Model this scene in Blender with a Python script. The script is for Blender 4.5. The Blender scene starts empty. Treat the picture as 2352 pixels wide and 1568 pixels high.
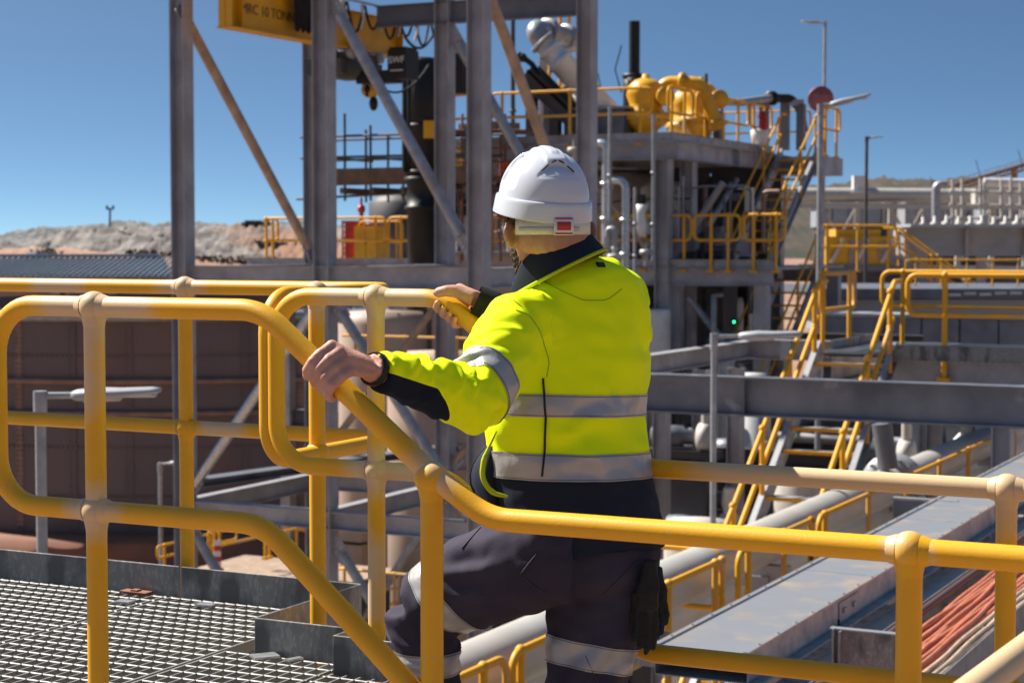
import bpy, bmesh, math, random
import numpy as np
from mathutils import Vector, Matrix, Euler
from mathutils.bvhtree import BVHTree
random.seed(7)
S = bpy.context.scene
COL = S.collection
PI = math.pi
# ------------------------------------------------------------------ camera, sky, sun
FPX = 4200.0                       # focal length in pixels of a 2352 px wide picture
CZ = 10.5                          # eye height above the plant floor
HOR = 560.0                        # row of the horizon
PITCH = math.atan((784 - HOR) / FPX)
cam_d = bpy.data.cameras.new('camera'); cam = bpy.data.objects.new('camera', cam_d); COL.objects.link(cam)
cam.location = (0, 0, CZ); cam.rotation_euler = (PI/2 - PITCH, 0, 0)
cam_d.sensor_width = 36; cam_d.lens = FPX / 2352 * 36; cam_d.clip_end = 9000; cam_d.clip_start = .05
cam_d.dof.use_dof = True; cam_d.dof.focus_distance = 4.0; cam_d.dof.aperture_fstop = 8.5
S.camera = cam
SUN_EL, SUN_AZ = math.radians(47), math.radians(-62)      # azimuth from +Y, towards +X positive
sd = Vector((math.sin(SUN_AZ)*math.cos(SUN_EL), math.cos(SUN_AZ)*math.cos(SUN_EL), math.sin(SUN_EL)))
w = bpy.data.worlds.new('World'); S.world = w; w.use_nodes = True
nt = w.node_tree; bg = nt.nodes['Background']
sky = nt.nodes.new('ShaderNodeTexSky'); sky.sky_type = 'NISHITA'; sky.sun_disc = False
sky.sun_elevation = SUN_EL; sky.sun_rotation = SUN_AZ
sky.altitude = 500; sky.air_density = 1.0; sky.dust_density = .7; sky.ozone_density = 1.6
tcw = nt.nodes.new('ShaderNodeTexCoord'); mp = nt.nodes.new('ShaderNodeMapping')
mp.inputs['Scale'].default_value = (1, 1, 4.4); mp.inputs['Location'].default_value = (0, 0, .10)
nt.links.new(tcw.outputs['Generated'], mp.inputs['Vector']); nt.links.new(mp.outputs['Vector'], sky.inputs['Vector'])
tint = nt.nodes.new('ShaderNodeMix'); tint.data_type = 'RGBA'; tint.blend_type = 'MULTIPLY'; tint.inputs['Factor'].default_value = 1
tint.inputs['B'].default_value = (.79, .985, 1.02, 1)
nt.links.new(sky.outputs['Color'], tint.inputs['A']); nt.links.new(tint.outputs['Result'], bg.inputs['Color']); bg.inputs['Strength'].default_value = .056
sl = bpy.data.lights.new('sun', 'SUN'); sun = bpy.data.objects.new('sun', sl); COL.objects.link(sun)
sl.energy = 5.0; sl.angle = math.radians(.5); sl.color = (1, .95, .86)
sun.rotation_euler = (-sd).to_track_quat('-Z', 'Y').to_euler()
S.view_settings.view_transform = 'Standard'; S.view_settings.look = 'None'; S.view_settings.gamma = 1
S.view_settings.use_curve_mapping = False; S.view_settings.exposure = 1.12

# ------------------------------------------------------------------ helpers
E1 = Vector((.8944, -.4472, 0)); E2 = Vector((.4472, .8944, 0)); EZ = Vector((0, 0, 1))   # the plant's own grid
V = Vector
def W(px, py, D):
    """world point seen at picture position (px, py) (2352 wide), D metres ahead"""
    u = (px - 1176) / FPX; v = (784 - py) / FPX
    d = V((u, math.cos(PITCH) + v*math.sin(PITCH), -math.sin(PITCH) + v*math.cos(PITCH)))
    return V((0, 0, CZ)) + d * (D / d.y)
def on_e1(p, px):
    """distance along E1 from p until the column px is reached"""
    k = (px - 1176) / FPX
    return (k*p.y - p.x) / (E1.x - k*E1.y)
def on_e2(p, px):
    k = (px - 1176) / FPX
    return (k*p.y - p.x) / (E2.x - k*E2.y)
def at_z(p, z): return V((p.x, p.y, CZ + z))
class MB:
    def __init__(s): s.v = []; s.f = []; s.sm = []
    def add(s, vs, fs, smooth=False):
        b = len(s.v); s.v += [tuple(x) for x in vs]
        for f in fs: s.f.append(tuple(i + b for i in f)); s.sm.append(smooth)
    def box(s, c, ax, ay, az):
        c = V(c); vs = [c + ax*i + ay*j + az*k for i in (-1, 1) for j in (-1, 1) for k in (-1, 1)]
        fs = [(0,1,3,2), (4,6,7,5), (0,4,5,1), (2,3,7,6), (0,2,6,4), (1,5,7,3)]
        if ax.cross(ay).dot(az) < 0: fs = [f[::-1] for f in fs]
        s.add(vs, fs); return s
    def gbox(s, c, l1, l2, lz):                # box in the plant grid, full sizes, c at centre
        return s.box(c, E1*l1/2, E2*l2/2, EZ*lz/2)
    def bar(s, p0, p1, wd, h, up=EZ):          # rectangular bar
        p0, p1 = V(p0), V(p1); d = (p1 - p0); L = d.length; d.normalize()
        sd_ = d.cross(up)
        if sd_.length < 1e-4: sd_ = d.cross(E1)
        sd_.normalize(); u = sd_.cross(d)
        return s.box((p0 + p1)/2, d*L/2, sd_*wd/2, u*h/2)
    def ibeam(s, p0, p1, h, b, tf=.014, tw=.009, up=EZ):
        p0, p1 = V(p0), V(p1); d = (p1 - p0); L = d.length; d.normalize()
        sd_ = d.cross(up); sd_.normalize(); u = sd_.cross(d); c = (p0 + p1)/2
        s.box(c + u*(h/2 - tf/2), d*L/2, sd_*b/2, u*tf/2); s.box(c - u*(h/2 - tf/2), d*L/2, sd_*b/2, u*tf/2)
        return s.box(c, d*L/2, sd_*tw/2, u*(h/2 - tf))
    def channel(s, p0, p1, h, b, t=.01, up=EZ, side=1):
        p0, p1 = V(p0), V(p1); d = (p1 - p0); L = d.length; d.normalize()
        sd_ = d.cross(up); sd_.normalize(); u = sd_.cross(d); c = (p0 + p1)/2; sd_ = sd_*side
        s.box(c + u*(h/2 - t/2), d*L/2, sd_*b/2, u*t/2); s.box(c - u*(h/2 - t/2), d*L/2, sd_*b/2, u*t/2)
        return s.box(c - sd_*(b/2 - t/2), d*L/2, sd_*t/2, u*(h/2 - t))
    def tube(s, pts, r, n=10, cap=True):
        pts = [V(p) for p in pts]; m = len(pts)
        rs = r if isinstance(r, (list, tuple)) else [r]*m
        T = []
        for i in range(m):
            t = pts[min(i+1, m-1)] - pts[max(i-1, 0)]
            T.append(t.normalized() if t.length > 1e-9 else V((0, 0, 1)))
        a = T[0].orthogonal().normalized(); vs = []
        for i in range(m):
            a = (a - T[i]*a.dot(T[i])).normalized(); b = T[i].cross(a)
            for k in range(n):
                q = 2*PI*k/n; vs.append(pts[i] + (a*math.cos(q) + b*math.sin(q))*rs[i])
        fs = [(i*n + k, i*n + (k+1) % n, (i+1)*n + (k+1) % n, (i+1)*n + k) for i in range(m-1) for k in range(n)]
        s.add(vs, fs, True)
        if cap:
            s.add(vs[:n], [tuple(range(n))[::-1]]); s.add(vs[-n:], [tuple(range(n))])
        return s
    def ball(s, c, r, n=12, m=8, sc=(1, 1, 1), ax=None):
        c = V(c); A = ax or (V((1, 0, 0)), V((0, 1, 0)), V((0, 0, 1)))
        vs = [c + A[2]*r*sc[2]]
        for i in range(1, m):
            th = PI*i/m
            for k in range(n):
                q = 2*PI*k/n
                vs.append(c + A[0]*(r*sc[0]*math.sin(th)*math.cos(q)) + A[1]*(r*sc[1]*math.sin(th)*math.sin(q)) + A[2]*(r*sc[2]*math.cos(th)))
        vs.append(c - A[2]*r*sc[2]); e = len(vs) - 1
        fs = [(0, 1 + k, 1 + (k+1) % n) for k in range(n)]
        for i in range(m - 2):
            for k in range(n):
                fs.append((1 + i*n + k, 1 + (i+1)*n + k, 1 + (i+1)*n + (k+1) % n, 1 + i*n + (k+1) % n))
        fs += [(e, 1 + (m-2)*n + (k+1) % n, 1 + (m-2)*n + k) for k in range(n)]
        s.add(vs, fs, True); return s
    def lathe(s, c, prof, n=24, axis=EZ, smooth=True, a0=0, a1=2*PI, sc=(1, 1)):
        axis = V(axis).normalized()
        a = E1 if abs(axis.z) > .9 else axis.orthogonal().normalized()
        a = (a - axis*a.dot(axis)).normalized(); b = axis.cross(a)
        full = abs(a1 - a0 - 2*PI) < 1e-6; k_ = n if full else n + 1
        vs = []
        for (r, z) in prof:
            for k in range(k_):
                q = a0 + (a1 - a0)*k/n
                vs.append(V(c) + axis*z + (a*math.cos(q)*sc[0] + b*math.sin(q)*sc[1])*max(r, 1e-4))
        fs = []
        for i in range(len(prof) - 1):
            for k in range(n):
                k2 = (k+1) % k_
                fs.append((i*k_ + k, i*k_ + k2, (i+1)*k_ + k2, (i+1)*k_ + k))
        if smooth:
            s.add(vs, fs, True)
        else:
            s.add(vs, fs, False)
        return s
    def loft(s, rings, n=20, p=2.0):
        """rings: (centre, u half-vector, v half-vector); closed ends"""
        vs = []
        for (c, u, v) in rings:
            for k in range(n):
                q = 2*PI*k/n; ca, sa = math.cos(q), math.sin(q)
                ca = math.copysign(abs(ca)**(2/p), ca); sa = math.copysign(abs(sa)**(2/p), sa)
                vs.append(V(c) + V(u)*ca + V(v)*sa)
        m = len(rings)
        fs = [(i*n + k, i*n + (k+1) % n, (i+1)*n + (k+1) % n, (i+1)*n + k) for i in range(m-1) for k in range(n)]
        fs.append(tuple(range(n))[::-1]); fs.append(tuple((m-1)*n + k for k in range(n)))
        s.add(vs, fs, True); return s
    def sheet(s, rows, smooth=True, th=None):
        """grid of points -> sheet (optionally thickened by th along normals)"""
        R, C = len(rows), len(rows[0]); vs = [V(p) for r in rows for p in r]
        fs = [(i*C + j, i*C + j + 1, (i+1)*C + j + 1, (i+1)*C + j) for i in range(R-1) for j in range(C-1)]
        s.add(vs, fs, smooth); return s
    def mesh(s, name, off=V((0, 0, 0))):
        me = bpy.data.meshes.new(name)
        me.from_pydata([(x[0]-off[0], x[1]-off[1], x[2]-off[2]) for x in s.v], [], s.f)
        me.polygons.foreach_set('use_smooth', s.sm); me.update(); return me
    def build(s, name, mat, parent=None, label=None):
        off = root_loc(parent) if parent else V((0, 0, 0))
        o = bpy.data.objects.new(name, s.mesh(name, off)); COL.objects.link(o)
        if mat: o.data.materials.append(mat)
        if parent: o.parent = parent
        if label: o['label'] = label
        return o
def root_loc(p):
    l = V((0, 0, 0))
    while p: l = l + p.location; p = p.parent
    return l
def thing(name, label, cat, loc, group=None):
    o = bpy.data.objects.new(name, None); COL.objects.link(o); o.location = loc; o.empty_display_size = .2
    o['label'] = label; o['category'] = cat
    if group: o['group'] = group
    return o
def tag(o, label, cat, group=None):
    o['label'] = label; o['category'] = cat
    if group: o['group'] = group
    return o
def struct(o, kind='structure'): o['kind'] = kind; return o
def copy_tree(o, parent=None, loc=None, label=None):
    c = o.copy(); COL.objects.link(c)
    if parent: c.parent = parent
    if loc is not None: c.location = loc
    if label: c['label'] = label
    for ch in [x for x in bpy.data.objects if x.parent == o]: copy_tree(ch, c)
    return c
def fillet(pts, r, n=6):
    pts = [V(p) for p in pts]; out = [pts[0]]
    for i in range(1, len(pts) - 1):
        a, b, c = pts[i-1], pts[i], pts[i+1]
        d0 = (a - b); d1 = (c - b); l0, l1 = d0.length, d1.length
        if l0 < 1e-6 or l1 < 1e-6: continue
        d0 /= l0; d1 /= l1; ang = d0.angle(d1)
        if ang > PI - .02: out.append(b); continue
        rr = r; t = rr / math.tan(ang/2); mx = min(l0, l1)*.49
        if t > mx: t = mx; rr = t*math.tan(ang/2)
        p0 = b + d0*t; p1 = b + d1*t; cen = b + (d0 + d1).normalized()*(rr/math.sin(ang/2))
        v0, v1 = p0 - cen, p1 - cen; th = v0.angle(v1)
        for k in range(n + 1):
            q = k/n; out.append(cen + (v0*math.sin((1-q)*th) + v1*math.sin(q*th))/math.sin(th))
    out.append(pts[-1]); return out
def resample(pts, step):
    out = [pts[0]]
    for a, b in zip(pts, pts[1:]):
        L = (b - a).length; k = max(1, int(L/step))
        for i in range(1, k + 1): out.append(a.lerp(b, i/k))
    return out
def along(pts, d):
    for a, b in zip(pts, pts[1:]):
        L = (b - a).length
        if d <= L: return a.lerp(b, d/L)
        d -= L
    return pts[-1].copy()
def plen(pts): return sum((b - a).length for a, b in zip(pts, pts[1:]))
def sag(a, b, drop, n=12):
    a, b = V(a), V(b)
    return [a.lerp(b, i/n) - EZ*drop*4*(i/n)*(1 - i/n) for i in range(n + 1)]

# ------------------------------------------------------------------ materials
def lin(h):
    h = h.lstrip('#'); c = [int(h[i:i+2], 16)/255 for i in (0, 2, 4)]
    return tuple((x/12.92 if x <= .04045 else ((x + .055)/1.055)**2.4) for x in c)
def mat(name, col, rough=.5, metal=0, col2=None, scale=6, lo=.4, hi=.65, bump=0, bscale=40, spec=.5, sss=0, coord='Object', stretch=None, detail=6, rvar=0, col3=None, s3=1.5, lo3=.55, hi3=.7):
    m = bpy.data.materials.new(name); m.use_nodes = True; n = m.node_tree; L = n.links.new
    b = n.nodes['Principled BSDF']
    b.inputs['Roughness'].default_value = rough; b.inputs['Metallic'].default_value = metal
    b.inputs['Specular IOR Level'].default_value = spec
    c1 = (*col, 1)
    b.inputs['Base Color'].default_value = c1
    if sss:
        b.inputs['Subsurface Weight'].default_value = sss; b.inputs['Subsurface Radius'].default_value = (.012, .005, .003); b.inputs['Subsurface Scale'].default_value = 1
    tc = n.nodes.new('ShaderNodeTexCoord'); src = tc.outputs[coord]
    if stretch:
        mpn = n.nodes.new('ShaderNodeMapping'); mpn.inputs['Scale'].default_value = stretch
        L(src, mpn.inputs['Vector']); src = mpn.outputs['Vector']
    out = None
    if col2:
        nz = n.nodes.new('ShaderNodeTexNoise'); nz.inputs['Scale'].default_value = scale; nz.inputs['Detail'].default_value = detail; nz.inputs['Roughness'].default_value = .6
        L(src, nz.inputs['Vector'])
        mr = n.nodes.new('ShaderNodeMapRange'); mr.inputs['From Min'].default_value = lo; mr.inputs['From Max'].default_value = hi
        L(nz.outputs['Fac'], mr.inputs['Value'])
        mx = n.nodes.new('ShaderNodeMix'); mx.data_type = 'RGBA'
        mx.inputs['A'].default_value = c1; mx.inputs['B'].default_value = (*col2, 1)
        L(mr.outputs['Result'], mx.inputs['Factor']); out = mx.outputs['Result']
        if rvar:
            ma = n.nodes.new('ShaderNodeMath'); ma.operation = 'MULTIPLY_ADD'; ma.inputs[1].default_value = rvar; ma.inputs[2].default_value = rough
            L(mr.outputs['Result'], ma.inputs[0]); L(ma.outputs[0], b.inputs['Roughness'])
    if col3:
        nz3 = n.nodes.new('ShaderNodeTexNoise'); nz3.inputs['Scale'].default_value = s3; nz3.inputs['Detail'].default_value = 4
        L(src, nz3.inputs['Vector'])
        mr3 = n.nodes.new('ShaderNodeMapRange'); mr3.inputs['From Min'].default_value = lo3; mr3.inputs['From Max'].default_value = hi3
        L(nz3.outputs['Fac'], mr3.inputs['Value'])
        mx3 = n.nodes.new('ShaderNodeMix'); mx3.data_type = 'RGBA'; mx3.inputs['B'].default_value = (*col3, 1); mx3.inputs['A'].default_value = c1
        if out: L(out, mx3.inputs['A'])
        L(mr3.outputs['Result'], mx3.inputs['Factor']); out = mx3.outputs['Result']
    if out: L(out, b.inputs['Base Color'])
    if bump:
        nb = n.nodes.new('ShaderNodeTexNoise'); nb.inputs['Scale'].default_value = bscale; nb.inputs['Detail'].default_value = 5
        L(src, nb.inputs['Vector'])
        bp = n.nodes.new('ShaderNodeBump'); bp.inputs['Strength'].default_value = bump; bp.inputs['Distance'].default_value = .01
        L(nb.outputs['Fac'], bp.inputs['Height']); L(bp.outputs['Normal'], b.inputs['Normal'])
    m['out'] = 1
    return m
def attr_mix(m, attr, col, lo=.45, hi=.55, rough=None):
    """mix another paint colour in where a mesh attribute says so"""
    n = m.node_tree; L = n.links.new; b = n.nodes['Principled BSDF']
    at = n.nodes.new('ShaderNodeAttribute'); at.attribute_name = attr
    nz = n.nodes.new('ShaderNodeTexNoise'); nz.inputs['Scale'].default_value = 22; nz.inputs['Detail'].default_value = 4
    tc = n.nodes.new('ShaderNodeTexCoord'); L(tc.outputs['Object'], nz.inputs['Vector'])
    ma = n.nodes.new('ShaderNodeMath'); ma.operation = 'MULTIPLY_ADD'; ma.inputs[1].default_value = .5 if hi - lo > .06 else .0; ma.inputs[2].default_value = -.25 if hi - lo > .06 else 0
    L(nz.outputs['Fac'], ma.inputs[0])
    ad = n.nodes.new('ShaderNodeMath'); ad.operation = 'ADD'; L(ma.outputs[0], ad.inputs[0]); L(at.outputs['Fac'], ad.inputs[1])
    mr = n.nodes.new('ShaderNodeMapRange'); mr.inputs['From Min'].default_value = lo; mr.inputs['From Max'].default_value = hi
    L(ad.outputs[0], mr.inputs['Value'])
    mx = n.nodes.new('ShaderNodeMix'); mx.data_type = 'RGBA'; mx.inputs['B'].default_value = (*col, 1)
    old = b.inputs['Base Color'].links
    if old: L(old[0].from_socket, mx.inputs['A'])
    else: mx.inputs['A'].default_value = b.inputs['Base Color'].default_value
    L(mr.outputs['Result'], mx.inputs['Factor']); L(mx.outputs['Result'], b.inputs['Base Color'])
    return m
M = {}
M['yel'] = mat('rail_yellow', (.74, .37, .006), .42, 0, (.69, .335, .006), 9, .35, .7, bump=.05, bscale=190, spec=.4, rvar=.1, col3=(.42, .33, .22), s3=42, lo3=.715, hi3=.74)
attr_mix(M['yel'], 'wear', (.60, .42, .235), .55, .95)
M['yelfar'] = mat('plant_yellow', (.68, .32, .008), .5, 0, (.60, .28, .012), 3, .4, .7, spec=.35, col3=(.5, .3, .12), s3=1.1, lo3=.55, hi3=.7)
M['crane'] = mat('crane_yellow', (.66, .33, .008), .4, 0, (.56, .27, .012), 3, spec=.4)
M['galv'] = mat('galvanised_steel', (.33, .34, .36), .42, .45, (.22, .225, .24), 7, .35, .7, bump=.06, bscale=60, rvar=.2, col3=(.26, .2, .165), s3=1.2, lo3=.55, hi3=.75)
M['galvd'] = mat('galvanised_plate', (.205, .20, .19), .5, .15, (.30, .295, .275), 85, .50, .60, bump=.08, bscale=90, rvar=.1, stretch=(1, 1, .45), col3=(.09, .09, .088), s3=7, lo3=.5, hi3=.62)
M['gbar'] = mat('grating_bar_zinc', (.21, .207, .198), .6, .2, (.16, .157, .15), 18, .4, .7)
M['grod'] = mat('grating_rod_zinc', (.40, .40, .385), .5, .2, (.29, .29, .28), 30, .4, .7)
M['galvl'] = mat('bright_zinc', (.52, .53, .54), .33, .8, (.36, .37, .38), 24, .4, .7, rvar=.2)
M['steel'] = mat('plant_steel', (.36, .36, .385), .5, .25, (.24, .235, .255), 2.4, .35, .7, bump=.06, bscale=30, rvar=.15, col3=(.26, .235, .225), s3=.7, lo3=.52, hi3=.72)
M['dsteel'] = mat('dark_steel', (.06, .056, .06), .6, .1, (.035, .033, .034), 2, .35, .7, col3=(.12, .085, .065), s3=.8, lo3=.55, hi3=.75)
M['bsteel'] = mat('blue_grey_steel', (.155, .165, .19), .45, .35, (.105, .11, .13), 2.0, .35, .7, rvar=.15, col3=(.2, .2, .21), s3=.9, lo3=.6, hi3=.72)
M['girder'] = mat('girder_steel', (.23, .24, .265), .4, .4, (.10, .11, .135), .55, .38, .62, rvar=.15, col3=(.30, .30, .31), s3=2.6, lo3=.6, hi3=.7)  # broad pale and dark blotches paint in the web's uneven reflection
M['lid'] = mat('tray_lid_zinc', (.35, .355, .365), .34, .5, (.26, .265, .28), 4, .35, .7, col3=(.44, .36, .29), s3=3.2, lo3=.50, hi3=.66, rvar=.15)
M['tan'] = mat('tan_ground_reflection', (.40, .29, .21), .55, .25, (.24, .17, .125), 5, .35, .7, rvar=.1)  # on the braces this tan paints in red ground mirrored by the zinc
M['black'] = mat('black_paint', (.008, .008, .009), .5, 0, (.013, .012, .012), 4, spec=.3)
M['rub'] = mat('black_rubber', (.008, .008, .009), .7, spec=.3)
M['white'] = mat('white_paint', (.62, .62, .61), .4, 0, (.5, .48, .45), 3, .4, .7)
M['offw'] = mat('dusty_white', (.5, .47, .43), .55, 0, (.38, .33, .28), 2, .4, .7)
M['pipe'] = mat('grey_pipe_paint', (.40, .385, .355), .45, 0, (.34, .32, .29), 2.2, .4, .7, col3=(.42, .36, .30), s3=.8, lo3=.5, hi3=.75)
M['beige'] = mat('beige_tank', (.40, .30, .235), .6, 0, (.33, .24, .19), 1.2, .35, .7, col3=(.28, .20, .155), s3=.5, lo3=.5, hi3=.75)
M['conc'] = mat('concrete', (.33, .29, .25), .85, 0, (.25, .2, .17), 1.2, .35, .7)
M['rust'] = mat('rusty_tank', (.135, .094, .088), .6, .1, (.11, .077, .073), .8, .35, .7, col3=(.16, .085, .06), s3=.35, lo3=.5, hi3=.75, stretch=(1, 1, .35))
M['rust2'] = mat('rust_rim', (.26, .15, .11), .6, .1, (.2, .1, .07), 2)
M['orange'] = mat('rust_orange', (.27, .10, .05), .8, 0, (.17, .07, .045), .9, .35, .7)
M['red'] = mat('safety_red', (.46, .025, .015), .45, 0, (.35, .025, .02), 3)
M['sign'] = mat('faded_red_sign', (.30, .075, .075), .5, 0, (.25, .065, .07), 3)
M['signt'] = mat('sign_lettering', (.45, .2, .19), .5)
M['wood'] = mat('scaffold_board', (.16, .095, .06), .8, 0, (.10, .06, .04), 3)
M['teal'] = mat('teal_sheet', (.02, .42, .36), .5)
M['blue'] = mat('blue_container', (.07, .19, .30), .55, 0, (.1, .2, .27), 1)
M['roof'] = mat('shed_roofing', (.105, .13, .165), .45, .1, (.085, .105, .135), 1.5)
M['launder'] = mat('launder_steel', (.27, .30, .34), .5, .1, (.21, .235, .27), 1.2, .35, .7, col3=(.32, .31, .30), s3=.9, lo3=.56, hi3=.72)
M['roofl'] = mat('light_roofing', (.34, .36, .39), .5, .2)
M['cab1'] = mat('salmon_cable', (.50, .165, .085), .5, 0, (.40, .125, .065), 10, stretch=(1, 1, 1))
M['cab2'] = mat('beige_cable', (.46, .36, .27), .55, 0, (.36, .27, .2), 10)
M['cab3'] = mat('brown_cable', (.09, .045, .035), .55)
M['ink'] = mat('black_lettering', (.012, .012, .012), .5)
M['paper'] = mat('white_notice', (.62, .62, .60), .5)
M['lens'] = mat('lamp_lens', (.55, .55, .52), .25)
M['green'] = mat('green_leaf', (.05, .09, .03), .7, 0, (.07, .1, .045), 3)
M['drum'] = mat('olive_drab', (.03, .03, .026), .6, 0, (.07, .07, .06), 2)
led = mat('green_lamp', (.01, .5, .2), .4); led.node_tree.nodes['Principled BSDF'].inputs['Emission Color'].default_value = (.01, .9, .3, 1); led.node_tree.nodes['Principled BSDF'].inputs['Emission Strength'].default_value = 3
M['led'] = led

# ------------------------------------------------------------------ ready-made plant pieces
def rail_parts(root, pts, h=1.0, r=.024, posts=(), loop0=True, loop1=True, n=8, m=None, mid=.52, drop=.08, fl=.13, ballr=1.45, vert=True, base=True):
    """tubular guardrail along pts (foot line); parts hang on root"""
    m = m or M['yelfar']; up = EZ*h; md = EZ*h*mid; hf = EZ*h*(1 + mid)/2
    top = [p + up for p in pts]; low = [p + md for p in pts]
    if loop0: top = [pts[0] + hf] + top; low = [pts[0] + hf] + low
    if loop1: top = top + [pts[-1] + hf]; low = low + [pts[-1] + hf]
    MB().tube(fillet(top, fl), r, n).build('top_rail', m, root)
    MB().tube(fillet(low, fl), r, n).build('mid_rail', m, root)
    for d in posts:
        p = along(pts, d); q = MB()
        q.tube([p - EZ*drop, p + up], r*1.04, n)
        q.ball(p + up, r*ballr, n, 6); q.ball(p + md, r*ballr, n, 6)
        if base: q.gbox(p - EZ*(drop - .008), r*4.4, r*3.4, .016 + r)
        q.build('post', m, root)
def guardrail(label, pts, group='yellow guardrails around the plant decks', name='guardrail', spacing=None, **k):
    pts = [V(p) for p in pts]; t = thing(name, label, 'railing', pts[0], group)
    L = plen(pts)
    if spacing:
        c = max(1, round((L - .5)/spacing)); k['posts'] = [.25 + (L - .5)*i/c for i in range(c + 1)]
    rail_parts(t, pts, **k); return t
def stair(label, top, run, wid, drop_, length, treads, r=.024, rail=True, group=None, n=8, tm=None, hook=0):
    """open stair; top = middle of the upper nosing; run = horizontal unit down-direction, wid = width vector"""
    t = thing('staircase', label, 'stairs', top, group); bot = top + run*length - EZ*drop_; d = (bot - top).normalized()
    for sgn in (-.5, .5):
        a = top + wid*sgn; b = bot + wid*sgn
        q = MB(); q.channel(a - d*.1, b + d*.05, .26, .075, .012, up=d.cross(wid).normalized(), side=-sgn*2); q.build('stringer', M['galv'] if tm is None else tm, t)
    wn = wid.normalized()
    for i in range(treads):
        c = top + run*(length*(i + .5)/treads) - EZ*(drop_*(i + .5)/treads)
        q = MB(); q.box(c, wn*(wid.length/2 - .06), run*.115, EZ*.016); q.build('tread', M['steel'], t)
        nq = MB(); nq.box(c - run*.12 if False else c + run*.125, wn*(wid.length/2 - .05), run*.018, EZ*.022); nq.build('nosing', M['yelfar'], t)
    if rail:
        for sgn in (-.5, .5):
            a = top + wid*sgn; b = bot + wid*sgn; L = (b - a).length
            rt = MB(); pa, pb = a + EZ*.95, b + EZ*.95
            rt.tube(fillet([a - run*.35 + EZ*.95, pa - run*.05, pb], .1), r, n); rt.build('handrail', M['yelfar'], t)
            rt = MB(); rt.tube([a + EZ*.48, b + EZ*.48], r, n); rt.build('mid_rail', M['yelfar'], t)
            k = max(2, round(L/1.5))
            for i in range(k + 1):
                p = a.lerp(b, (i + .15)/(k + .3)); q = MB(); q.tube([p - EZ*.1, p + EZ*.95], r*1.04, n)
                q.ball(p + EZ*.95, r*1.5, n, 6); q.ball(p + EZ*.48, r*1.5, n, 6); q.build('post', M['yelfar'], t)
    return t
def street_light(label, foot, top_z, arm, r=.038, lamp_len=.55, m=None, group='plant area lights', n=8, tilt=.03):
    """pole with a flat lamp head; arm = vector from pole top to lamp start"""
    m = m or M['galv']; t = thing('street_lamp', label, 'lamp', foot, group); top = V((foot.x, foot.y, top_z))
    q = MB(); q.tube([foot, top], r, n); q.tube([top - EZ*.14, top + EZ*.03], r*1.25, n); q.build('pole', m, t)
    ad = arm.normalized(); q = MB(); q.tube([top, top + arm + ad*.05], r*.62, n); q.build('arm', m, t)
    s = ad.cross(EZ).normalized(); c0 = top + arm; L = lamp_len
    u = (EZ + ad*0).normalized()
    rings = []
    for f, w_, h_, dz in ((0, .3, .55, 0), (.06, .62, .9, 0), (.3, .95, 1.1, .002), (.55, 1, .8, .004), (.9, .95, .6, .01), (1, .75, .35, .012)):
        rings.append((c0 + ad*(f*L) + EZ*(dz + tilt*f*L), s*(.16*L*w_*1.3), u*(.055*L*h_*1.25)))
    q = MB(); q.loft(rings, 14, 3.2); hd = q.build('lamp_head', M['steel'], t)
    q = MB(); q.loft([(c0 + ad*(f*L) + EZ*(tilt*f*L - .05*L), s*(.15*L), u*(.03*L)) for f in (.15, .55)], 12, 3); q.build('gear_box', M['pipe'], t)
    q = MB(); q.box(c0 + ad*(.78*L) + EZ*(tilt*.7*L - .03*L), ad*(.17*L), s*(.13*L), u*(.012*L)); q.build('lens', M['lens'], t)
    return t
def text_mesh(name, body, size, p, right, up, m, parent=None, ext=.002):
    cu = bpy.data.curves.new(name, 'FONT'); cu.body = body; cu.size = size; cu.extrude = ext
    ob = bpy.data.objects.new(name, cu); COL.objects.link(ob)
    me = bpy.data.meshes.new_from_object(ob.evaluated_get(bpy.context.evaluated_depsgraph_get())); bpy.data.objects.remove(ob)
    right = right.normalized(); up = (up - right*up.dot(right)).normalized(); nn = right.cross(up)
    me.transform(Matrix((right, up, nn)).transposed().to_4x4()); me.transform(Matrix.Translation(p - root_loc(parent)))
    me.materials.clear(); me.materials.append(m)
    o = bpy.data.objects.new(name, me); COL.objects.link(o); o.parent = parent; return o
def remeshed(mb, voxel, name, smooth=3, fac=.5):
    me = mb.mesh('tmp'); o = bpy.data.objects.new('tmp', me); COL.objects.link(o)
    a = o.modifiers.new('r', 'REMESH'); a.mode = 'VOXEL'; a.voxel_size = voxel
    if smooth: b = o.modifiers.new('s', 'SMOOTH'); b.factor = fac; b.iterations = smooth
    out = bpy.data.meshes.new_from_object(o.evaluated_get(bpy.context.evaluated_depsgraph_get()))
    bpy.data.objects.remove(o); out.name = name
    out.polygons.foreach_set('use_smooth', [True]*len(out.polygons)); return out
def get_co(me):
    a = np.empty(len(me.vertices)*3, 'f'); me.vertices.foreach_get('co', a); return a.reshape(-1, 3)
def get_no(me):
    a = np.empty(len(me.vertices)*3, 'f'); me.vertex_normals.foreach_get('vector', a); return a.reshape(-1, 3)
def set_co(me, a): me.vertices.foreach_set('co', a.astype('f').ravel()); me.update()
def vnoise(P, seed=0):
    """cheap smooth pseudo noise in [-1,1] for arrays of points"""
    rs = np.random.RandomState(seed); out = np.zeros(len(P))
    for k in range(7):
        d = rs.normal(size=3); d /= np.linalg.norm(d); f = 1 + rs.rand()*1.2
        out += np.sin(P @ d * f * 2*PI + rs.rand()*6.28 + 1.3*np.sin(P @ rs.normal(size=3)*3 + rs.rand()*6))
    return out/3.2
def sstep(a, b, x):
    t = np.clip((x - a)/(b - a), 0, 1); return t*t*(3 - 2*t)
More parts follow.
